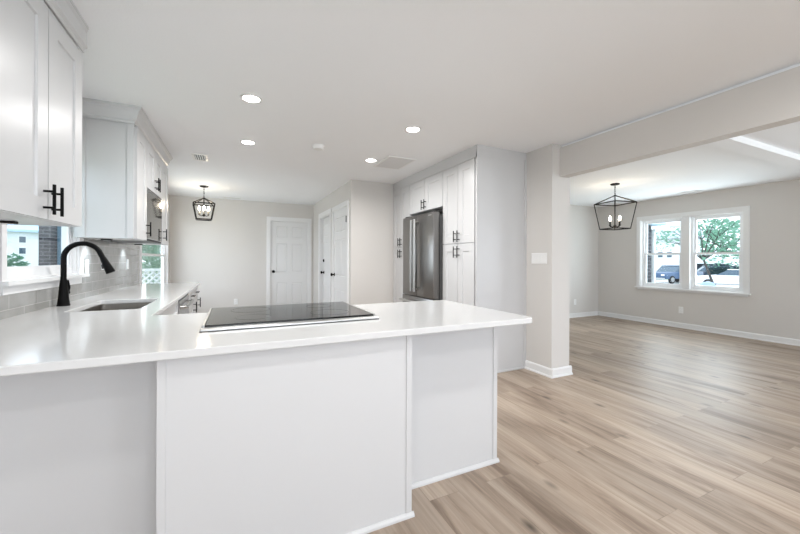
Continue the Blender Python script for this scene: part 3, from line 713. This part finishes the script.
# ------------------------------------------------------------------ lamps
def recessed(x, y, label, group=None, power=15):
    T = thing('recessed_light', label, 'ceiling light', (x, y, ZC), group)
    bm = NB(); lathe(bm, [(0.060, ZC - 0.0005), (0.078, ZC - 0.0005), (0.077, ZC - 0.004), (0.062, ZC - 0.007), (0.060, ZC - 0.0065)], (x, y, 0), 32); 
    # ring: drop its end caps so that the lens shows
    for f in [f for f in bm.faces if len(f.verts) > 4]: bm.faces.remove(f)
    build('trim_ring', bm, 'plastic', T, smooth=True)
    bm = NB(); lathe(bm, [(0.0595, ZC - 0.001), (0.0595, ZC - 0.005), (0.0, ZC - 0.006)], (x, y, 0), 28); build('lens', bm, 'lamp', T)
    d = bpy.data.lights.new('recessed_lamp', 'AREA'); d.shape = 'DISK'; d.size = 0.12; d.energy = power; d.color = (1.0, 0.99, 0.975); d.spread = math.radians(165)
    o = bpy.data.objects.new('recessed_lamp', d); link(o); o.parent = T; o.location = (0, 0, -0.012)
    return T
LP = 7.4
recessed(0.112, 2.84, 'lit recessed ceiling light nearest the near left wall cabinet, largest of the four', power=LP)
recessed(0.125, 3.915, 'lit recessed ceiling light in the left row, farther from the camera', power=LP)
recessed(1.483, 2.86, 'lit recessed ceiling light over the right aisle, in front of the tall pantry', power=LP)
recessed(1.489, 3.967, 'lit recessed ceiling light beside the flat return grille', power=LP)
for x, y, w in ((0.11, 0.58, 'left front'), (1.483, 0.58, 'right front'), (0.11, -0.52, 'left rear'), (1.483, -0.52, 'right rear'), (2.36, 0.58, 'added unseen fill, far right front'), (2.36, -0.52, 'added unseen fill, far right rear')):  # far right pair is added out of view to brighten floor and column
    recessed(x, y, 'recessed ceiling light over the living area, %s of six' % w, power=LP * (0.50 if x < 2 else 0.22))
T = thing('smoke_detector', 'white round smoke detector on the kitchen ceiling', 'smoke detector', (0.80, 3.72, ZC))
bm = NB(); lathe(bm, [(0.0, ZC - 0.038), (0.045, ZC - 0.037), (0.056, ZC - 0.028), (0.060, ZC - 0.014), (0.060, ZC - 0.0005), (0.0, ZC - 0.0005)], (0.80, 3.72, 0), 28); build('housing', bm, 'plastic', T, smooth=True)
bm = NB(); lathe(bm, [(0.062, ZC - 0.010), (0.070, ZC - 0.009), (0.070, ZC - 0.0005), (0.062, ZC - 0.0005)], (0.80, 3.72, 0), 28)
for f in [f for f in bm.faces if len(f.verts) > 4]: bm.faces.remove(f)
build('mounting_plate', bm, 'plastic', T, smooth=True)

def register(x, y, w, l, z, label, slats=6, along='x', dark=True):
    T = thing('ceiling_vent', label, 'vent', (x, y, z))
    fr = grid_slab(NB(), [x - w / 2, x - w / 2 + 0.022, x + w / 2 - 0.022, x + w / 2], [y - l / 2, y - l / 2 + 0.022, y + l / 2 - 0.022, y + l / 2],
                   lambda u, v: not (abs(u - x) < w / 2 - 0.022 and abs(v - y) < l / 2 - 0.022), lambda u, v, n: (u, v, z - n), 0.0005, 0.009)
    build('frame', fr, 'plastic', T)
    build('backing', B(x - w / 2 + 0.022, x + w / 2 - 0.022, y - l / 2 + 0.022, y + l / 2 - 0.022, z - 0.002, z - 0.0006), 'vent_dark' if dark else 'vent', T)
    for k in range(slats):
        if along == 'x':
            yy = y - l / 2 + 0.022 + (l - 0.044) * (k + 0.5) / slats; h = (l - 0.044) / slats * 0.36
            b = prism(NB(), [(yy - h, z - 0.003), (yy + h, z - 0.010), (yy + h, z - 0.0085), (yy - h, z - 0.0022)], lambda u, v, n: (n, u, v), x - w / 2 + 0.022, x + w / 2 - 0.022)
        else:
            xx = x - w / 2 + 0.022 + (w - 0.044) * (k + 0.5) / slats; h = (w - 0.044) / slats * 0.36
            b = prism(NB(), [(xx - h, z - 0.003), (xx + h, z - 0.010), (xx + h, z - 0.0085), (xx - h, z - 0.0022)], lambda u, v, n: (u, n, v), y - l / 2 + 0.022, y + l / 2 - 0.022)
        build('slat', b, 'vent', T)
    return T
register(-0.365, 4.735, 0.16, 0.30, ZC, 'small white ceiling vent with dark slots near the left wall cabinets', 5, 'y')
register(1.79, 3.95, 0.36, 0.50, ZC, 'wide flat white return grille on the ceiling near the pantry', 14, 'x', dark=False)
register(-0.04, 7.60, 0.32, 0.13, ZC, 'thin ceiling vent close to the back wall of the dining nook', 4, 'x', dark=False)
register(7.0, 3.27, 0.14, 0.30, ZD, 'white ceiling vent in the dining room, above the double window', 4, 'y', dark=False)

def lantern(loc, zceil, zap, zring, zbot, wt, wb, bar, rot, label, ncand, pw, hub_z, chain=True):
    T = thing('lantern_pendant', label, 'pendant light', (loc[0], loc[1], zceil))
    T.rotation_euler = (0, 0, rot)
    Z = lambda z: z - zceil
    def P(name, bm, m, parent=None, smooth=False): return build(name, bm, m, parent or T, local=True, smooth=smooth)
    bm = NB(); lathe(bm, [(0.0, -0.0005), (0.062, -0.0005), (0.064, -0.006), (0.058, -0.018), (0.02, -0.026), (0.0, -0.027)], (0, 0, 0), 28); P('canopy', bm, 'bronze', smooth=True)
    # chain of links between canopy and apex
    n = max(2, int(round((zceil - 0.026 - zap) / 0.034))); L0 = (zceil - 0.026 - zap) / n
    bm = NB()
    for k in range(n):
        c = -0.026 - L0 * (k + 0.5); q = []
        for j in range(13):
            a = 2 * PI * j / 12; q.append((0.010 * math.cos(a), 0, c + (L0 * 0.62) * math.sin(a)) if k % 2 == 0 else (0, 0.010 * math.cos(a), c + (L0 * 0.62) * math.sin(a)))
        tube(bm, q, 0.0026, 6, cap=False)
    P('chain', bm, 'bronze')
    C = [(1, 1), (-1, 1), (-1, -1), (1, -1)]
    tp = [Vector((a * wt / 2, b * wt / 2, Z(zring))) for a, b in C]; bt = [Vector((a * wb / 2, b * wb / 2, Z(zbot))) for a, b in C]; ap = Vector((0, 0, Z(zap)))
    bm = NB()
    def stick(a, b):
        t = bmesh.new(); tube(t, [a, b], bar * 0.70, 4); merge(bm, t)
    for i in range(4):
        stick(tp[i], tp[(i + 1) % 4]); stick(bt[i], bt[(i + 1) % 4]); stick(tp[i], bt[i]); stick(tp[i], ap)
    lathe(bm, [(0.0, Z(zap) + 0.012), (0.014, Z(zap) + 0.010), (0.016, Z(zap) - 0.012), (0.0, Z(zap) - 0.014)], (0, 0, 0), 14)
    P('cage', bm, 'bronze')
    bm = NB(); tube(bm, [(0, 0, Z(zap) - 0.01), (0, 0, Z(hub_z))], bar * 0.65, 10); lathe(bm, [(0.0, Z(hub_z) + 0.016), (0.020, Z(hub_z) + 0.012), (0.024, Z(hub_z)), (0.012, Z(hub_z) - 0.018), (0.0, Z(hub_z) - 0.022)], (0, 0, 0), 16); P('stem', bm, 'bronze', smooth=True)
    ra = wb * 0.31
    for k in range(ncand):
        a = 2 * PI * k / ncand; x, y = ra * math.cos(a), ra * math.sin(a); h = Z(hub_z)
        bm = NB(); tube(bm, [(0, 0, h), (x * 0.5, y * 0.5, h - 0.012), (x, y, h), (x, y, h + 0.010)], 0.0055, 8); lathe(bm, [(0.008, h + 0.008), (0.018, h + 0.014), (0.018, h + 0.018), (0.0, h + 0.019)], (x, y, 0), 14)
        ar = P('arm', bm, 'bronze', smooth=True)
        bm = NB(); lathe(bm, [(0.0105, h + 0.019), (0.0105, h + 0.075), (0.0, h + 0.076)], (x, y, 0), 14); P('candle_sleeve', bm, 'bronze' if ncand and pw > 3.5 else 'candle', ar, smooth=True)
        bm = NB(); lathe(bm, [(0.006, h + 0.076), (0.011, h + 0.088), (0.0165, h + 0.107), (0.014, h + 0.128), (0.006, h + 0.148), (0.0, h + 0.155)], (x, y, 0), 14); P('bulb', bm, 'bulb', ar, smooth=True)
    d = bpy.data.lights.new('pendant_lamp', 'POINT'); d.energy = pw; d.color = (1, 0.84, 0.62); d.shadow_soft_size = 0.06
    o = bpy.data.objects.new('pendant_lamp', d); link(o); o.parent = T; o.location = (0, 0, Z(hub_z) + 0.15)
    return T
lantern((-0.452, 6.585), ZC, 2.213, 2.115, 1.862, 0.305, 0.215, 0.013, 0.10, 'small dark bronze lantern pendant hanging in the nook by the back wall', 4, 2.2, 1.93)
lantern((5.265, 3.43), ZD, 2.205, 2.085, 1.695, 0.395, 0.285, 0.012, -0.20, 'large black cage lantern pendant hanging in the dining room left of the double window', 4, 4.0, 1.735)

def puck(x, y, label, power):
    T = thing('under_cabinet_light', label, 'light', (x, y, ZU0))
    build('housing', B(x - 0.035, x + 0.035, y - 0.012, y + 0.03, ZU0 - 0.011, ZU0 - 0.0005, bev=0.002), 'bronze', T)
    bm = NB(); box(bm, x - 0.022, x + 0.022, y - 0.006, y + 0.022, ZU0 - 0.0122, ZU0 - 0.0111); build('lens', bm, 'plastic', T)
    if power:
        d = bpy.data.lights.new('under_cabinet_lamp', 'SPOT'); d.energy = power; d.color = (0.80, 0.91, 1.0); d.spot_size = math.radians(95); d.spot_blend = 0.9; d.shadow_soft_size = 0.02
        o = bpy.data.objects.new('under_cabinet_lamp', d); link(o); o.parent = T; o.location = (0, 0.02, -0.02); o.rotation_euler = (0, math.radians(35), 0)
puck(-0.95, 3.64, 'small light under the far wall cabinet next to the kitchen window side', 3.0)
puck(-0.95, 4.70, 'small light under the last narrow wall cabinet', 3.0)
puck(-0.90, 2.10, 'small dark light under the near left wall cabinet', 0)

# ------------------------------------------------------------------ plates on the walls
def plate(name, mp, u, v, label, cat, gang=1, switch=False):
    w = 0.072 + 0.046 * (gang - 1); h = 0.116
    T = thing(name, label, cat, mp(u, v, 0))
    bm = framed_plate(mp, u, v, w, h); build('cover_plate', bm, 'plastic', T)
    for g in range(gang):
        uc = u + (g - (gang - 1) / 2) * 0.046
        if switch:
            bm = NB(); prism(bm, [(uc - 0.016, v - 0.033), (uc + 0.016, v - 0.033), (uc + 0.016, v + 0.033), (uc - 0.016, v + 0.033)], mp, 0.0062, 0.009); build('rocker', bm, 'plastic', T)
        else:
            for dv in (-0.02, 0.02):
                bm = NB(); prism(bm, [(uc - 0.016, v + dv - 0.013), (uc + 0.016, v + dv - 0.013), (uc + 0.016, v + dv + 0.013), (uc - 0.016, v + dv + 0.013)], mp, 0.0062, 0.0078); s = build('socket', bm, 'plastic', T)
                for du in (-0.006, 0.006):
                    bm = NB(); prism(bm, [(uc + du - 0.0012, v + dv - 0.004), (uc + du + 0.0012, v + dv - 0.004), (uc + du + 0.0012, v + dv + 0.004), (uc + du - 0.0012, v + dv + 0.004)], mp, 0.0078, 0.0081); build('slot', bm, 'vent_dark', s)
    return T
def framed_plate(mp, u, v, w, h):
    bm = NB(); R = []
    for d, n in ((0, 0.0004), (0, 0.003), (0.005, 0.0062)):
        R.append([bm.verts.new(mp(*p, n)) for p in ((u - w / 2 + d, v - h / 2 + d), (u + w / 2 - d, v - h / 2 + d), (u + w / 2 - d, v + h / 2 - d), (u - w / 2 + d, v + h / 2 - d))])
    bm.faces.new(R[0][::-1]); bm.faces.new(R[-1])
    for a, b in zip(R, R[1:]):
        for k in range(4): bm.faces.new([a[k], a[(k + 1) % 4], b[(k + 1) % 4], b[k]])
    return bm
plate('outlet', FY(YB, -1), 0.037, 0.351, 'white outlet low on the back wall left of the panelled door', 'outlet')
plate('outlet', FX(XR, -1), 3.528, 0.321, 'white outlet below the dining room double window', 'outlet')
plate('outlet', FY(YF, -1), 6.54, 0.326, 'white outlet low on the far dining room wall', 'outlet')
TS = FX(XL + 0.0095)
plate('outlet', TS, 3.685, 1.145, 'white outlet on the tile beside the kitchen window casing', 'outlet')
plate('outlet', TS, 4.07, 1.165, 'white outlet on the tile backsplash just right of the faucet tip', 'outlet')
plate('light_switch', TS, 4.90, 1.15, 'white switch on the tile backsplash near the nook window', 'light switch', 1, True)
plate('light_switch', FX(XC, -1), 2.755, 1.23, 'wide white rocker switch plate on the greige column', 'light switch', 4, True)

# ------------------------------------------------------------------ outside
GZ = -0.9
st('ground', B(-70, 110, -60, 110, GZ - 0.3, GZ), 'lawn')
FWD = Vector((math.sin(YAW), math.cos(YAW), 0)); RGT = Vector((math.cos(YAW), -math.sin(YAW), 0))
def at(lat, dep, z=GZ): p = FWD * dep + RGT * lat; return Vector((p.x, p.y, z))
st('driveway', B(12, 60, 9, 22, GZ, GZ + 0.02), 'road')

def blob_leaves(bm, c, rx, ry, rz, n, s, rnd):
    for _ in range(n):
        while True:
            p = Vector((rnd.uniform(-1, 1), rnd.uniform(-1, 1), rnd.uniform(-1, 1)))
            if 0.25 < p.length < 1: break
        p = Vector((c[0] + p.x * rx, c[1] + p.y * ry, c[2] + p.z * rz))
        q = Matrix.Rotation(rnd.uniform(0, 2 * PI), 3, 'Z') @ Matrix.Rotation(rnd.uniform(-1.5, 1.5), 3, 'X') @ Matrix.Rotation(rnd.uniform(-1.2, 1.2), 3, 'Y')
        k = s * rnd.uniform(0.6, 1.3)
        bm.faces.new([bm.verts.new(p + q @ Vector(v)) for v in ((-k, 0, 0), (0, -k * 0.45, k * 0.08), (k, 0, 0), (0, k * 0.45, k * 0.08))])
def tree(name, base, h, blobs, label, cat='tree', mleaf='leaf', n=350, s=0.22, tr=0.22, seed=1, lean=(0, 0)):
    rnd = random.Random(seed); T = thing(name, label, cat, base)
    bm = NB(); b = Vector(base); top = b + Vector((lean[0], lean[1], h * 0.45))
    tube(bm, [b, b + (top - b) * 0.5 + Vector((0.1, 0.05, 0)), top], [tr, tr * 0.8, tr * 0.65], 9)
    for (c, rx, ry, rz) in blobs:
        e = Vector(c); m = (top + e) / 2 + Vector((0, 0, 0.25))
        tube(bm, [top - Vector((0, 0, 0.1)), m, e], [tr * 0.5, tr * 0.32, tr * 0.12], 7)
        for k in range(3):
            e2 = e + Vector((rnd.uniform(-rx, rx), rnd.uniform(-ry, ry), rnd.uniform(-rz * 0.4, rz))) * 0.8
            tube(bm, [m, (m + e2) / 2 + Vector((0, 0, 0.15)), e2], [tr * 0.22, tr * 0.15, tr * 0.06], 6)
    build('trunk', bm, 'bark', T, smooth=True)
    bm = NB()
    for (c, rx, ry, rz) in blobs: blob_leaves(bm, c, rx, ry, rz, n, s, rnd)
    build('foliage', bm, mleaf, T)
    return T
def pxp(px, py, dep): return FWD * dep + RGT * ((px - 400) / 349.78 * dep) + Vector((0, 0, 1.21 + (259.78 - py) / 349.78 * dep))
# big tree before the dining window
b = pxp(719.5, 300, 19); b.z = GZ
bl = [(pxp(*p), *r) for p, r in (((735, 222, 15), (1.6, 1.6, 1.0)), ((715, 218, 17), (1.6, 1.6, 1.0)), ((700, 228, 16), (1.2, 1.2, 0.8)), ((672, 230, 18), (1.0, 1.0, 0.7)), ((664, 240, 18), (0.7, 0.7, 0.6)), ((742, 243, 15), (1.1, 1.1, 0.6)), ((728, 258, 16), (0.9, 0.9, 0.45)))]
tree('street_tree', b, 5.0, bl, 'spreading leafy tree outside the right half of the dining room window', mleaf='leaf_light', n=105, s=0.085, tr=0.075, seed=3, lean=(-0.3, 0.6))
b = pxp(725, 300, 60); b.z = GZ
tree('background_tree', b, 9, [(pxp(708, 240, 60), 5, 5, 4), (pxp(738, 240, 60), 6, 6, 4)], 'hazy distant tree far behind the carport outside the dining window', mleaf='leaf_light', n=500, s=0.5, tr=0.4, seed=5)

# house and carport across the street
def simple_house(name, c, w, d, h, rh, rz, label, wins, roof='roof'):
    T = thing(name, label, 'building', c); T.rotation_euler = (0, 0, rz)
    def P(n, bm, m, par=None): return build(n, bm, m, par or T, local=True)
    wl_ = P('wall', B(-w / 2, w / 2, -d / 2, d / 2, 0, h), 'siding')
    P('roof', prism(NB(), [(-d / 2 - 0.4, h), (d / 2 + 0.4, h), (d / 2 + 0.4, h + 0.15), (0, h + rh), (-d / 2 - 0.4, h + 0.15)], lambda u, v, n: (n, u, v), -w / 2 - 0.4, w / 2 + 0.4), roof)
    for (x, z, ww, hh) in wins:
        f = P('window', B(x - ww / 2 - 0.08, x + ww / 2 + 0.08, -d / 2 - 0.05, -d / 2 - 0.001, z - 0.08, z + hh + 0.08), 'vinyl')
        P('window_pane', B(x - ww / 2, x + ww / 2, -d / 2 - 0.056, -d / 2 - 0.051, z, z + hh), 'hwin', f)
    return T
hp = pxp(662, 280, 54); hp.z = GZ
simple_house('neighbor_house', hp, 8.5, 7, 5.2, 1.6, -YAW - math.atan2(262, 350), 'white house with small dark windows behind the pickup truck', [(-0.2, 2.6, 0.55, 0.75), (0.85, 2.6, 0.55, 0.75)])
cp_ = pxp(714, 280, 43); cp_.z = GZ
ang = -YAW - math.atan2(312, 350)
T = thing('carport', 'white flat-roofed carport with dark shade below, outside the dining window', 'carport', cp_); T.rotation_euler = (0, 0, ang)
build('roof', B(-2.6, 1.6, -1.5, 3.5, 1.75, 2.55, bev=0.05), 'siding', T, local=True)
build('shade_wall', B(-2.5, 1.5, 3.2, 3.4, 0, 1.75), 'suv', T, local=True)  # dark paint stands in for the shade under the roof
for x in (-2.4, 1.4): build('post', B(x - 0.08, x + 0.08, -1.3, -1.14, 0, 1.75), 'siding', T, local=True)

def vehicle(name, loc, rz, prof, wprof, w, mbody, label, cat, wheels, wr, bed=None, sc=1.0):
    """side profile (x forward, z up) swept over the width; the greenhouse is narrower"""
    T = thing(name, label, cat, loc); T.rotation_euler = (0, 0, rz); T.scale = (sc, sc, sc)
    def P(n, bm, m, par=None, sm=False): return build(n, bm, m, par or T, local=True, smooth=sm)
    bm = NB(); prism(bm, prof, lambda u, v, n: (u, n, v), -w / 2, w / 2)
    bmesh.ops.recalc_face_normals(bm, faces=bm.faces[:])
    bmesh.ops.bevel(bm, geom=[e for e in bm.edges if abs(e.verts[0].co.y - e.verts[1].co.y) < 1e-6], offset=0.05, segments=2, affect='EDGES', profile=0.5)
    body = P('body', bm, mbody, sm=True)
    ca = NB(); k = 0.86
    a = [ca.verts.new((u, -w / 2 * (0.95 if i in (0, len(wprof) - 1) else k), v)) for i, (u, v) in enumerate(wprof)]
    c = [ca.verts.new((u, w / 2 * (0.95 if i in (0, len(wprof) - 1) else k), v)) for i, (u, v) in enumerate(wprof)]
    n = len(wprof)
    ca.faces.new(a); ca.faces.new(c[::-1])
    for i in range(n): ca.faces.new([a[i], a[(i + 1) % n], c[(i + 1) % n], c[i]])
    cab = P('cabin', ca, 'hwin')
    us = [u for u, v in wprof]; vs = [v for u, v in wprof]
    P('cabin_roof', B(wprof[1][0] + 0.03, wprof[2][0] - 0.03, -w / 2 * k, w / 2 * k, max(vs), max(vs) + 0.05, bev=0.02), mbody)
    for x in wheels:
        for s in (-1, 1):
            bm = NB(); lathe(bm, [(0.0, -0.10), (wr * 0.9, -0.10), (wr, -0.06), (wr, 0.06), (wr * 0.9, 0.10), (0.0, 0.10)], (x, s * (w / 2 - 0.05), wr), 20, 'y'); wh = P('wheel', bm, 'tyre', sm=True)
            bm = NB(); lathe(bm, [(wr * 0.6, 0.0), (wr * 0.55, 0.02 * s), (0.0, 0.015 * s)], (x, s * (w / 2 + 0.051), wr), 16, 'y'); P('hubcap', bm, 'steel_light', wh, True)
    xf = max(u for u, v in prof); zf = 0.75
    for s in (-1, 1):
        P('headlight', B(xf - 0.04, xf + 0.02, s * w * 0.36 - 0.16, s * w * 0.36 + 0.16, zf, zf + 0.16, bev=0.02), 'plastic')
    P('bumper', B(xf - 0.02, xf + 0.08, -w / 2 + 0.03, w / 2 - 0.03, 0.36, 0.56, bev=0.03), 'steel_light')
    return T
tp_ = pxp(674.5, 283, 33); tp_.z = GZ + 0.021
vehicle('pickup_truck', tp_, PI - 0.13, [(-2.7, 0.45), (2.5, 0.45), (2.6, 0.6), (2.55, 1.02), (1.35, 1.12), (-2.65, 1.12)], [(1.25, 1.11), (0.62, 1.66), (-0.75, 1.68), (-0.85, 1.11)], 1.9,
        'truck', 'blue-grey pickup truck parked in front of the white house', 'truck', (1.7, -1.7), 0.38, sc=0.95)
sp_ = pxp(709, 283, 36.5); sp_.z = GZ + 0.021
vehicle('parked_car', sp_, ang + 0.15 + PI, [(-2.2, 0.4), (2.2, 0.4), (2.3, 0.6), (2.2, 0.9), (1.1, 1.0), (-2.2, 1.05)], [(1.0, 0.99), (0.4, 1.52), (-1.9, 1.55), (-2.1, 1.04)], 1.8,
        'suv', 'dark navy car parked under the white carport', 'car', (1.4, -1.4), 0.36)
_h = pxp(733, 283, 31); _h.z = GZ
T = thing('hedge', 'dark clipped hedge behind the white car', 'hedge', _h); T.rotation_euler = (0, 0, ang)
_hb = NB(); _rh = random.Random(4)
for _ in range(3): blob_leaves(_hb, (-0.9 + 0.9 * _, 0.0, 1.0), 0.95, 0.45, 0.95, 500, 0.10, _rh)
build('foliage', _hb, 'leaf_dark', T, local=True)
build('stems', B(-1.7, 1.7, -0.12, 0.12, 0.0, 1.55, bev=0.1), 'leaf_dark', T, local=True)
sp_ = pxp(734, 283, 27); sp_.z = GZ + 0.021
vehicle('parked_car', sp_, ang + PI - 0.1, [(-2.2, 0.32), (2.2, 0.32), (2.3, 0.5), (2.2, 0.85), (1.1, 0.98), (-2.25, 1.0)], [(1.0, 0.97), (0.3, 1.38), (-1.3, 1.4), (-2.0, 0.99)], 1.75,
        'carw', 'white car parked right of the carport', 'car', (1.4, -1.4), 0.33)
b = pxp(708, 288, 14); b.z = GZ
T = thing('yard_dome', 'small pale rounded dome on the lawn in the lower right window', 'dome', b)
zt_ = 1.21 + (259.78 - 280.5) / 349.78 * 14
bm = NB(); lathe(bm, [(0.25, GZ), (0.26, zt_ - 0.24), (0.235, zt_ - 0.12), (0.16, zt_ - 0.03), (0.0, zt_)], (b.x, b.y, 0), 24); build('shell', bm, 'dome', T, smooth=True)
bm = NB(); lathe(bm, [(0.27, zt_ - 0.27), (0.285, zt_ - 0.255), (0.27, zt_ - 0.24)], (b.x, b.y, 0), 24); build('rim', bm, 'dome', T, smooth=True)
# brick return of the house with its downspout, left edge of the dining window
st('wall_brick_return', B(7.43, 8.02, 4.43, 4.95, GZ, 1.96), 'brick_x')
st('eave', B(7.43, 8.30, 4.30, 5.10, 1.965, 2.12), 'porch')
T = thing('downspout', 'white downspout running down beside the dark brick outside the dining window', 'downspout', (8.10, 4.37, GZ))
b = pxp(653.5, 260, 7.55); e1 = pxp(654, 232, 7.6); e2 = pxp(669, 224.5, 8.6)
build('pipe', B(b.x - 0.035, b.x + 0.035, b.y - 0.035, b.y + 0.035, GZ, e1.z, bev=0.01), 'vinyl', T)
bm = NB(); tube(bm, [(b.x, b.y, e1.z - 0.03), (b.x, b.y, e1.z + 0.03), tuple(e2), tuple(e2 + Vector((0.6, -0.25, 0.02)))], 0.05, 8); build('elbow', bm, 'vinyl', T)

# outside the left windows
pa = pxp(38.5, 250, 7.2); pb = pxp(50.5, 250, 7.2)
st('wall_brick_pier', B(pa.x, pa.x + 0.185, pa.y, pa.y + 0.32, GZ, 2.9), 'brick_x')
T = thing('porch_screen', 'blue-grey panelled screen beside the brick pier outside the kitchen window', 'screen', (pa.x + 0.55, pa.y + 0.3, GZ))
build('panel', framed_panel(pa.x + 0.20, pa.x + 0.95, GZ, 2.8, FY(pa.y + 0.30, -1), t=0.04, st=0.07), 'bluegrey', T)
build('frame', B(pa.x + 0.187, pa.x + 0.96, pa.y + 0.301, pa.y + 0.34, GZ, 2.85), 'bluegrey', T)
_a = YAW + math.atan2(22 - 400, 349.78)
c = pxp(22, 250, 25) + Vector((math.sin(_a), math.cos(_a), 0)) * 3.5; c.z = GZ
simple_house('neighbor_house', c, 6.5, 7, 4.0, 2.4, -_a, 'white house with small windows and pale blue roof outside the kitchen window', [(-0.9, 3.25, 0.32, 0.42), (0.02, 3.25, 0.32, 0.42), (0.02, 2.45, 0.32, 0.42), (-0.9, 2.45, 0.32, 0.42)], roof='porch')

def bush(base, r, h, label, seed):
    T = thing('garden_bush', label, 'bush', base); rnd = random.Random(seed); bm = NB()
    for k in range(5):
        a = 2 * PI * k / 5; tube(bm, [base, Vector(base) + Vector((r * 0.5 * math.cos(a), r * 0.5 * math.sin(a), h * 0.7))], [0.03, 0.012], 6)
    build('stems', bm, 'bark', T)
    bm = NB(); blob_leaves(bm, (base[0], base[1], base[2] + h * 0.58), r, r, h * 0.45, 1100, 0.09, rnd); build('foliage', bm, 'leaf', T)
_b = pxp(12, 262, 13); _b.z = GZ
bush(_b, 0.55, 2.25, 'teal green bush in the lower left of the kitchen window', 11)
# trees and lattice fence beyond the nook window
for i, (x, y, hh, lab) in enumerate(((-3.9, 18.0, 5.5, 'bushy green tree behind the lattice fence, left half of the nook window'), (-3.3, 22.6, 6.5, 'taller green tree behind the lattice fence, right half of the nook window'), (-6.0, 28.5, 8, 'hazy green tree farther back beyond the lattice fence'))):
    bl = [((x + a, y + b_, GZ + hh * q), 1.7, 1.7, 1.3) for a, b_, q in ((0, 0, 0.85), (-0.9, 0.3, 0.6), (0.9, -0.2, 0.58), (0, 0.4, 0.36))]
    tree('garden_tree', Vector((x, y, GZ)), hh, bl, lab, mleaf='leaf_light', n=420, s=0.17, tr=0.13, seed=20 + i)
T = thing('lattice_fence', 'white diagonal lattice fence outside the nook window', 'fence', (-2.9, 13.6, GZ))
LX0, LX1, LY, LZ0, LZ1 = -4.4, -1.4, 13.6, GZ + 0.1, 0.82
bm = NB()
def clip_bar(x0, sgn, yy):
    Hh = LZ1 - LZ0; a, bz = x0, LZ0; c2, dz = x0 + sgn * Hh, LZ1
    if sgn > 0: t0 = max(0, (LX0 - a) / Hh); t1 = min(1, (LX1 - a) / Hh)
    else: t0 = max(0, (a - LX1) / Hh); t1 = min(1, (a - LX0) / Hh)
    if t1 - t0 < 0.03: return
    p = Vector((a + sgn * Hh * t0, yy, LZ0 + Hh * t0)); q = Vector((a + sgn * Hh * t1, yy, LZ0 + Hh * t1))
    tube(bm, [p, q], 0.033, 4)
x = LX0 - (LZ1 - LZ0)
while x < LX1: clip_bar(x, 1, LY); x += 0.19
x = LX0
while x < LX1 + (LZ1 - LZ0): clip_bar(x, -1, LY + 0.03); x += 0.19
build('lattice_panel', bm, 'vinyl', T)
build('top_rail', B(LX0 - 0.05, LX1 + 0.05, LY - 0.04, LY + 0.08, LZ1, LZ1 + 0.08), 'vinyl', T)
build('bottom_rail', B(LX0 - 0.05, LX1 + 0.05, LY - 0.04, LY + 0.08, LZ0 - 0.08, LZ0), 'vinyl', T)
for x in (LX0 - 0.1, (LX0 + LX1) / 2, LX1 + 0.1): build('post', B(x - 0.05, x + 0.05, LY + 0.09, LY + 0.19, GZ, LZ1 + 0.15), 'vinyl', T)
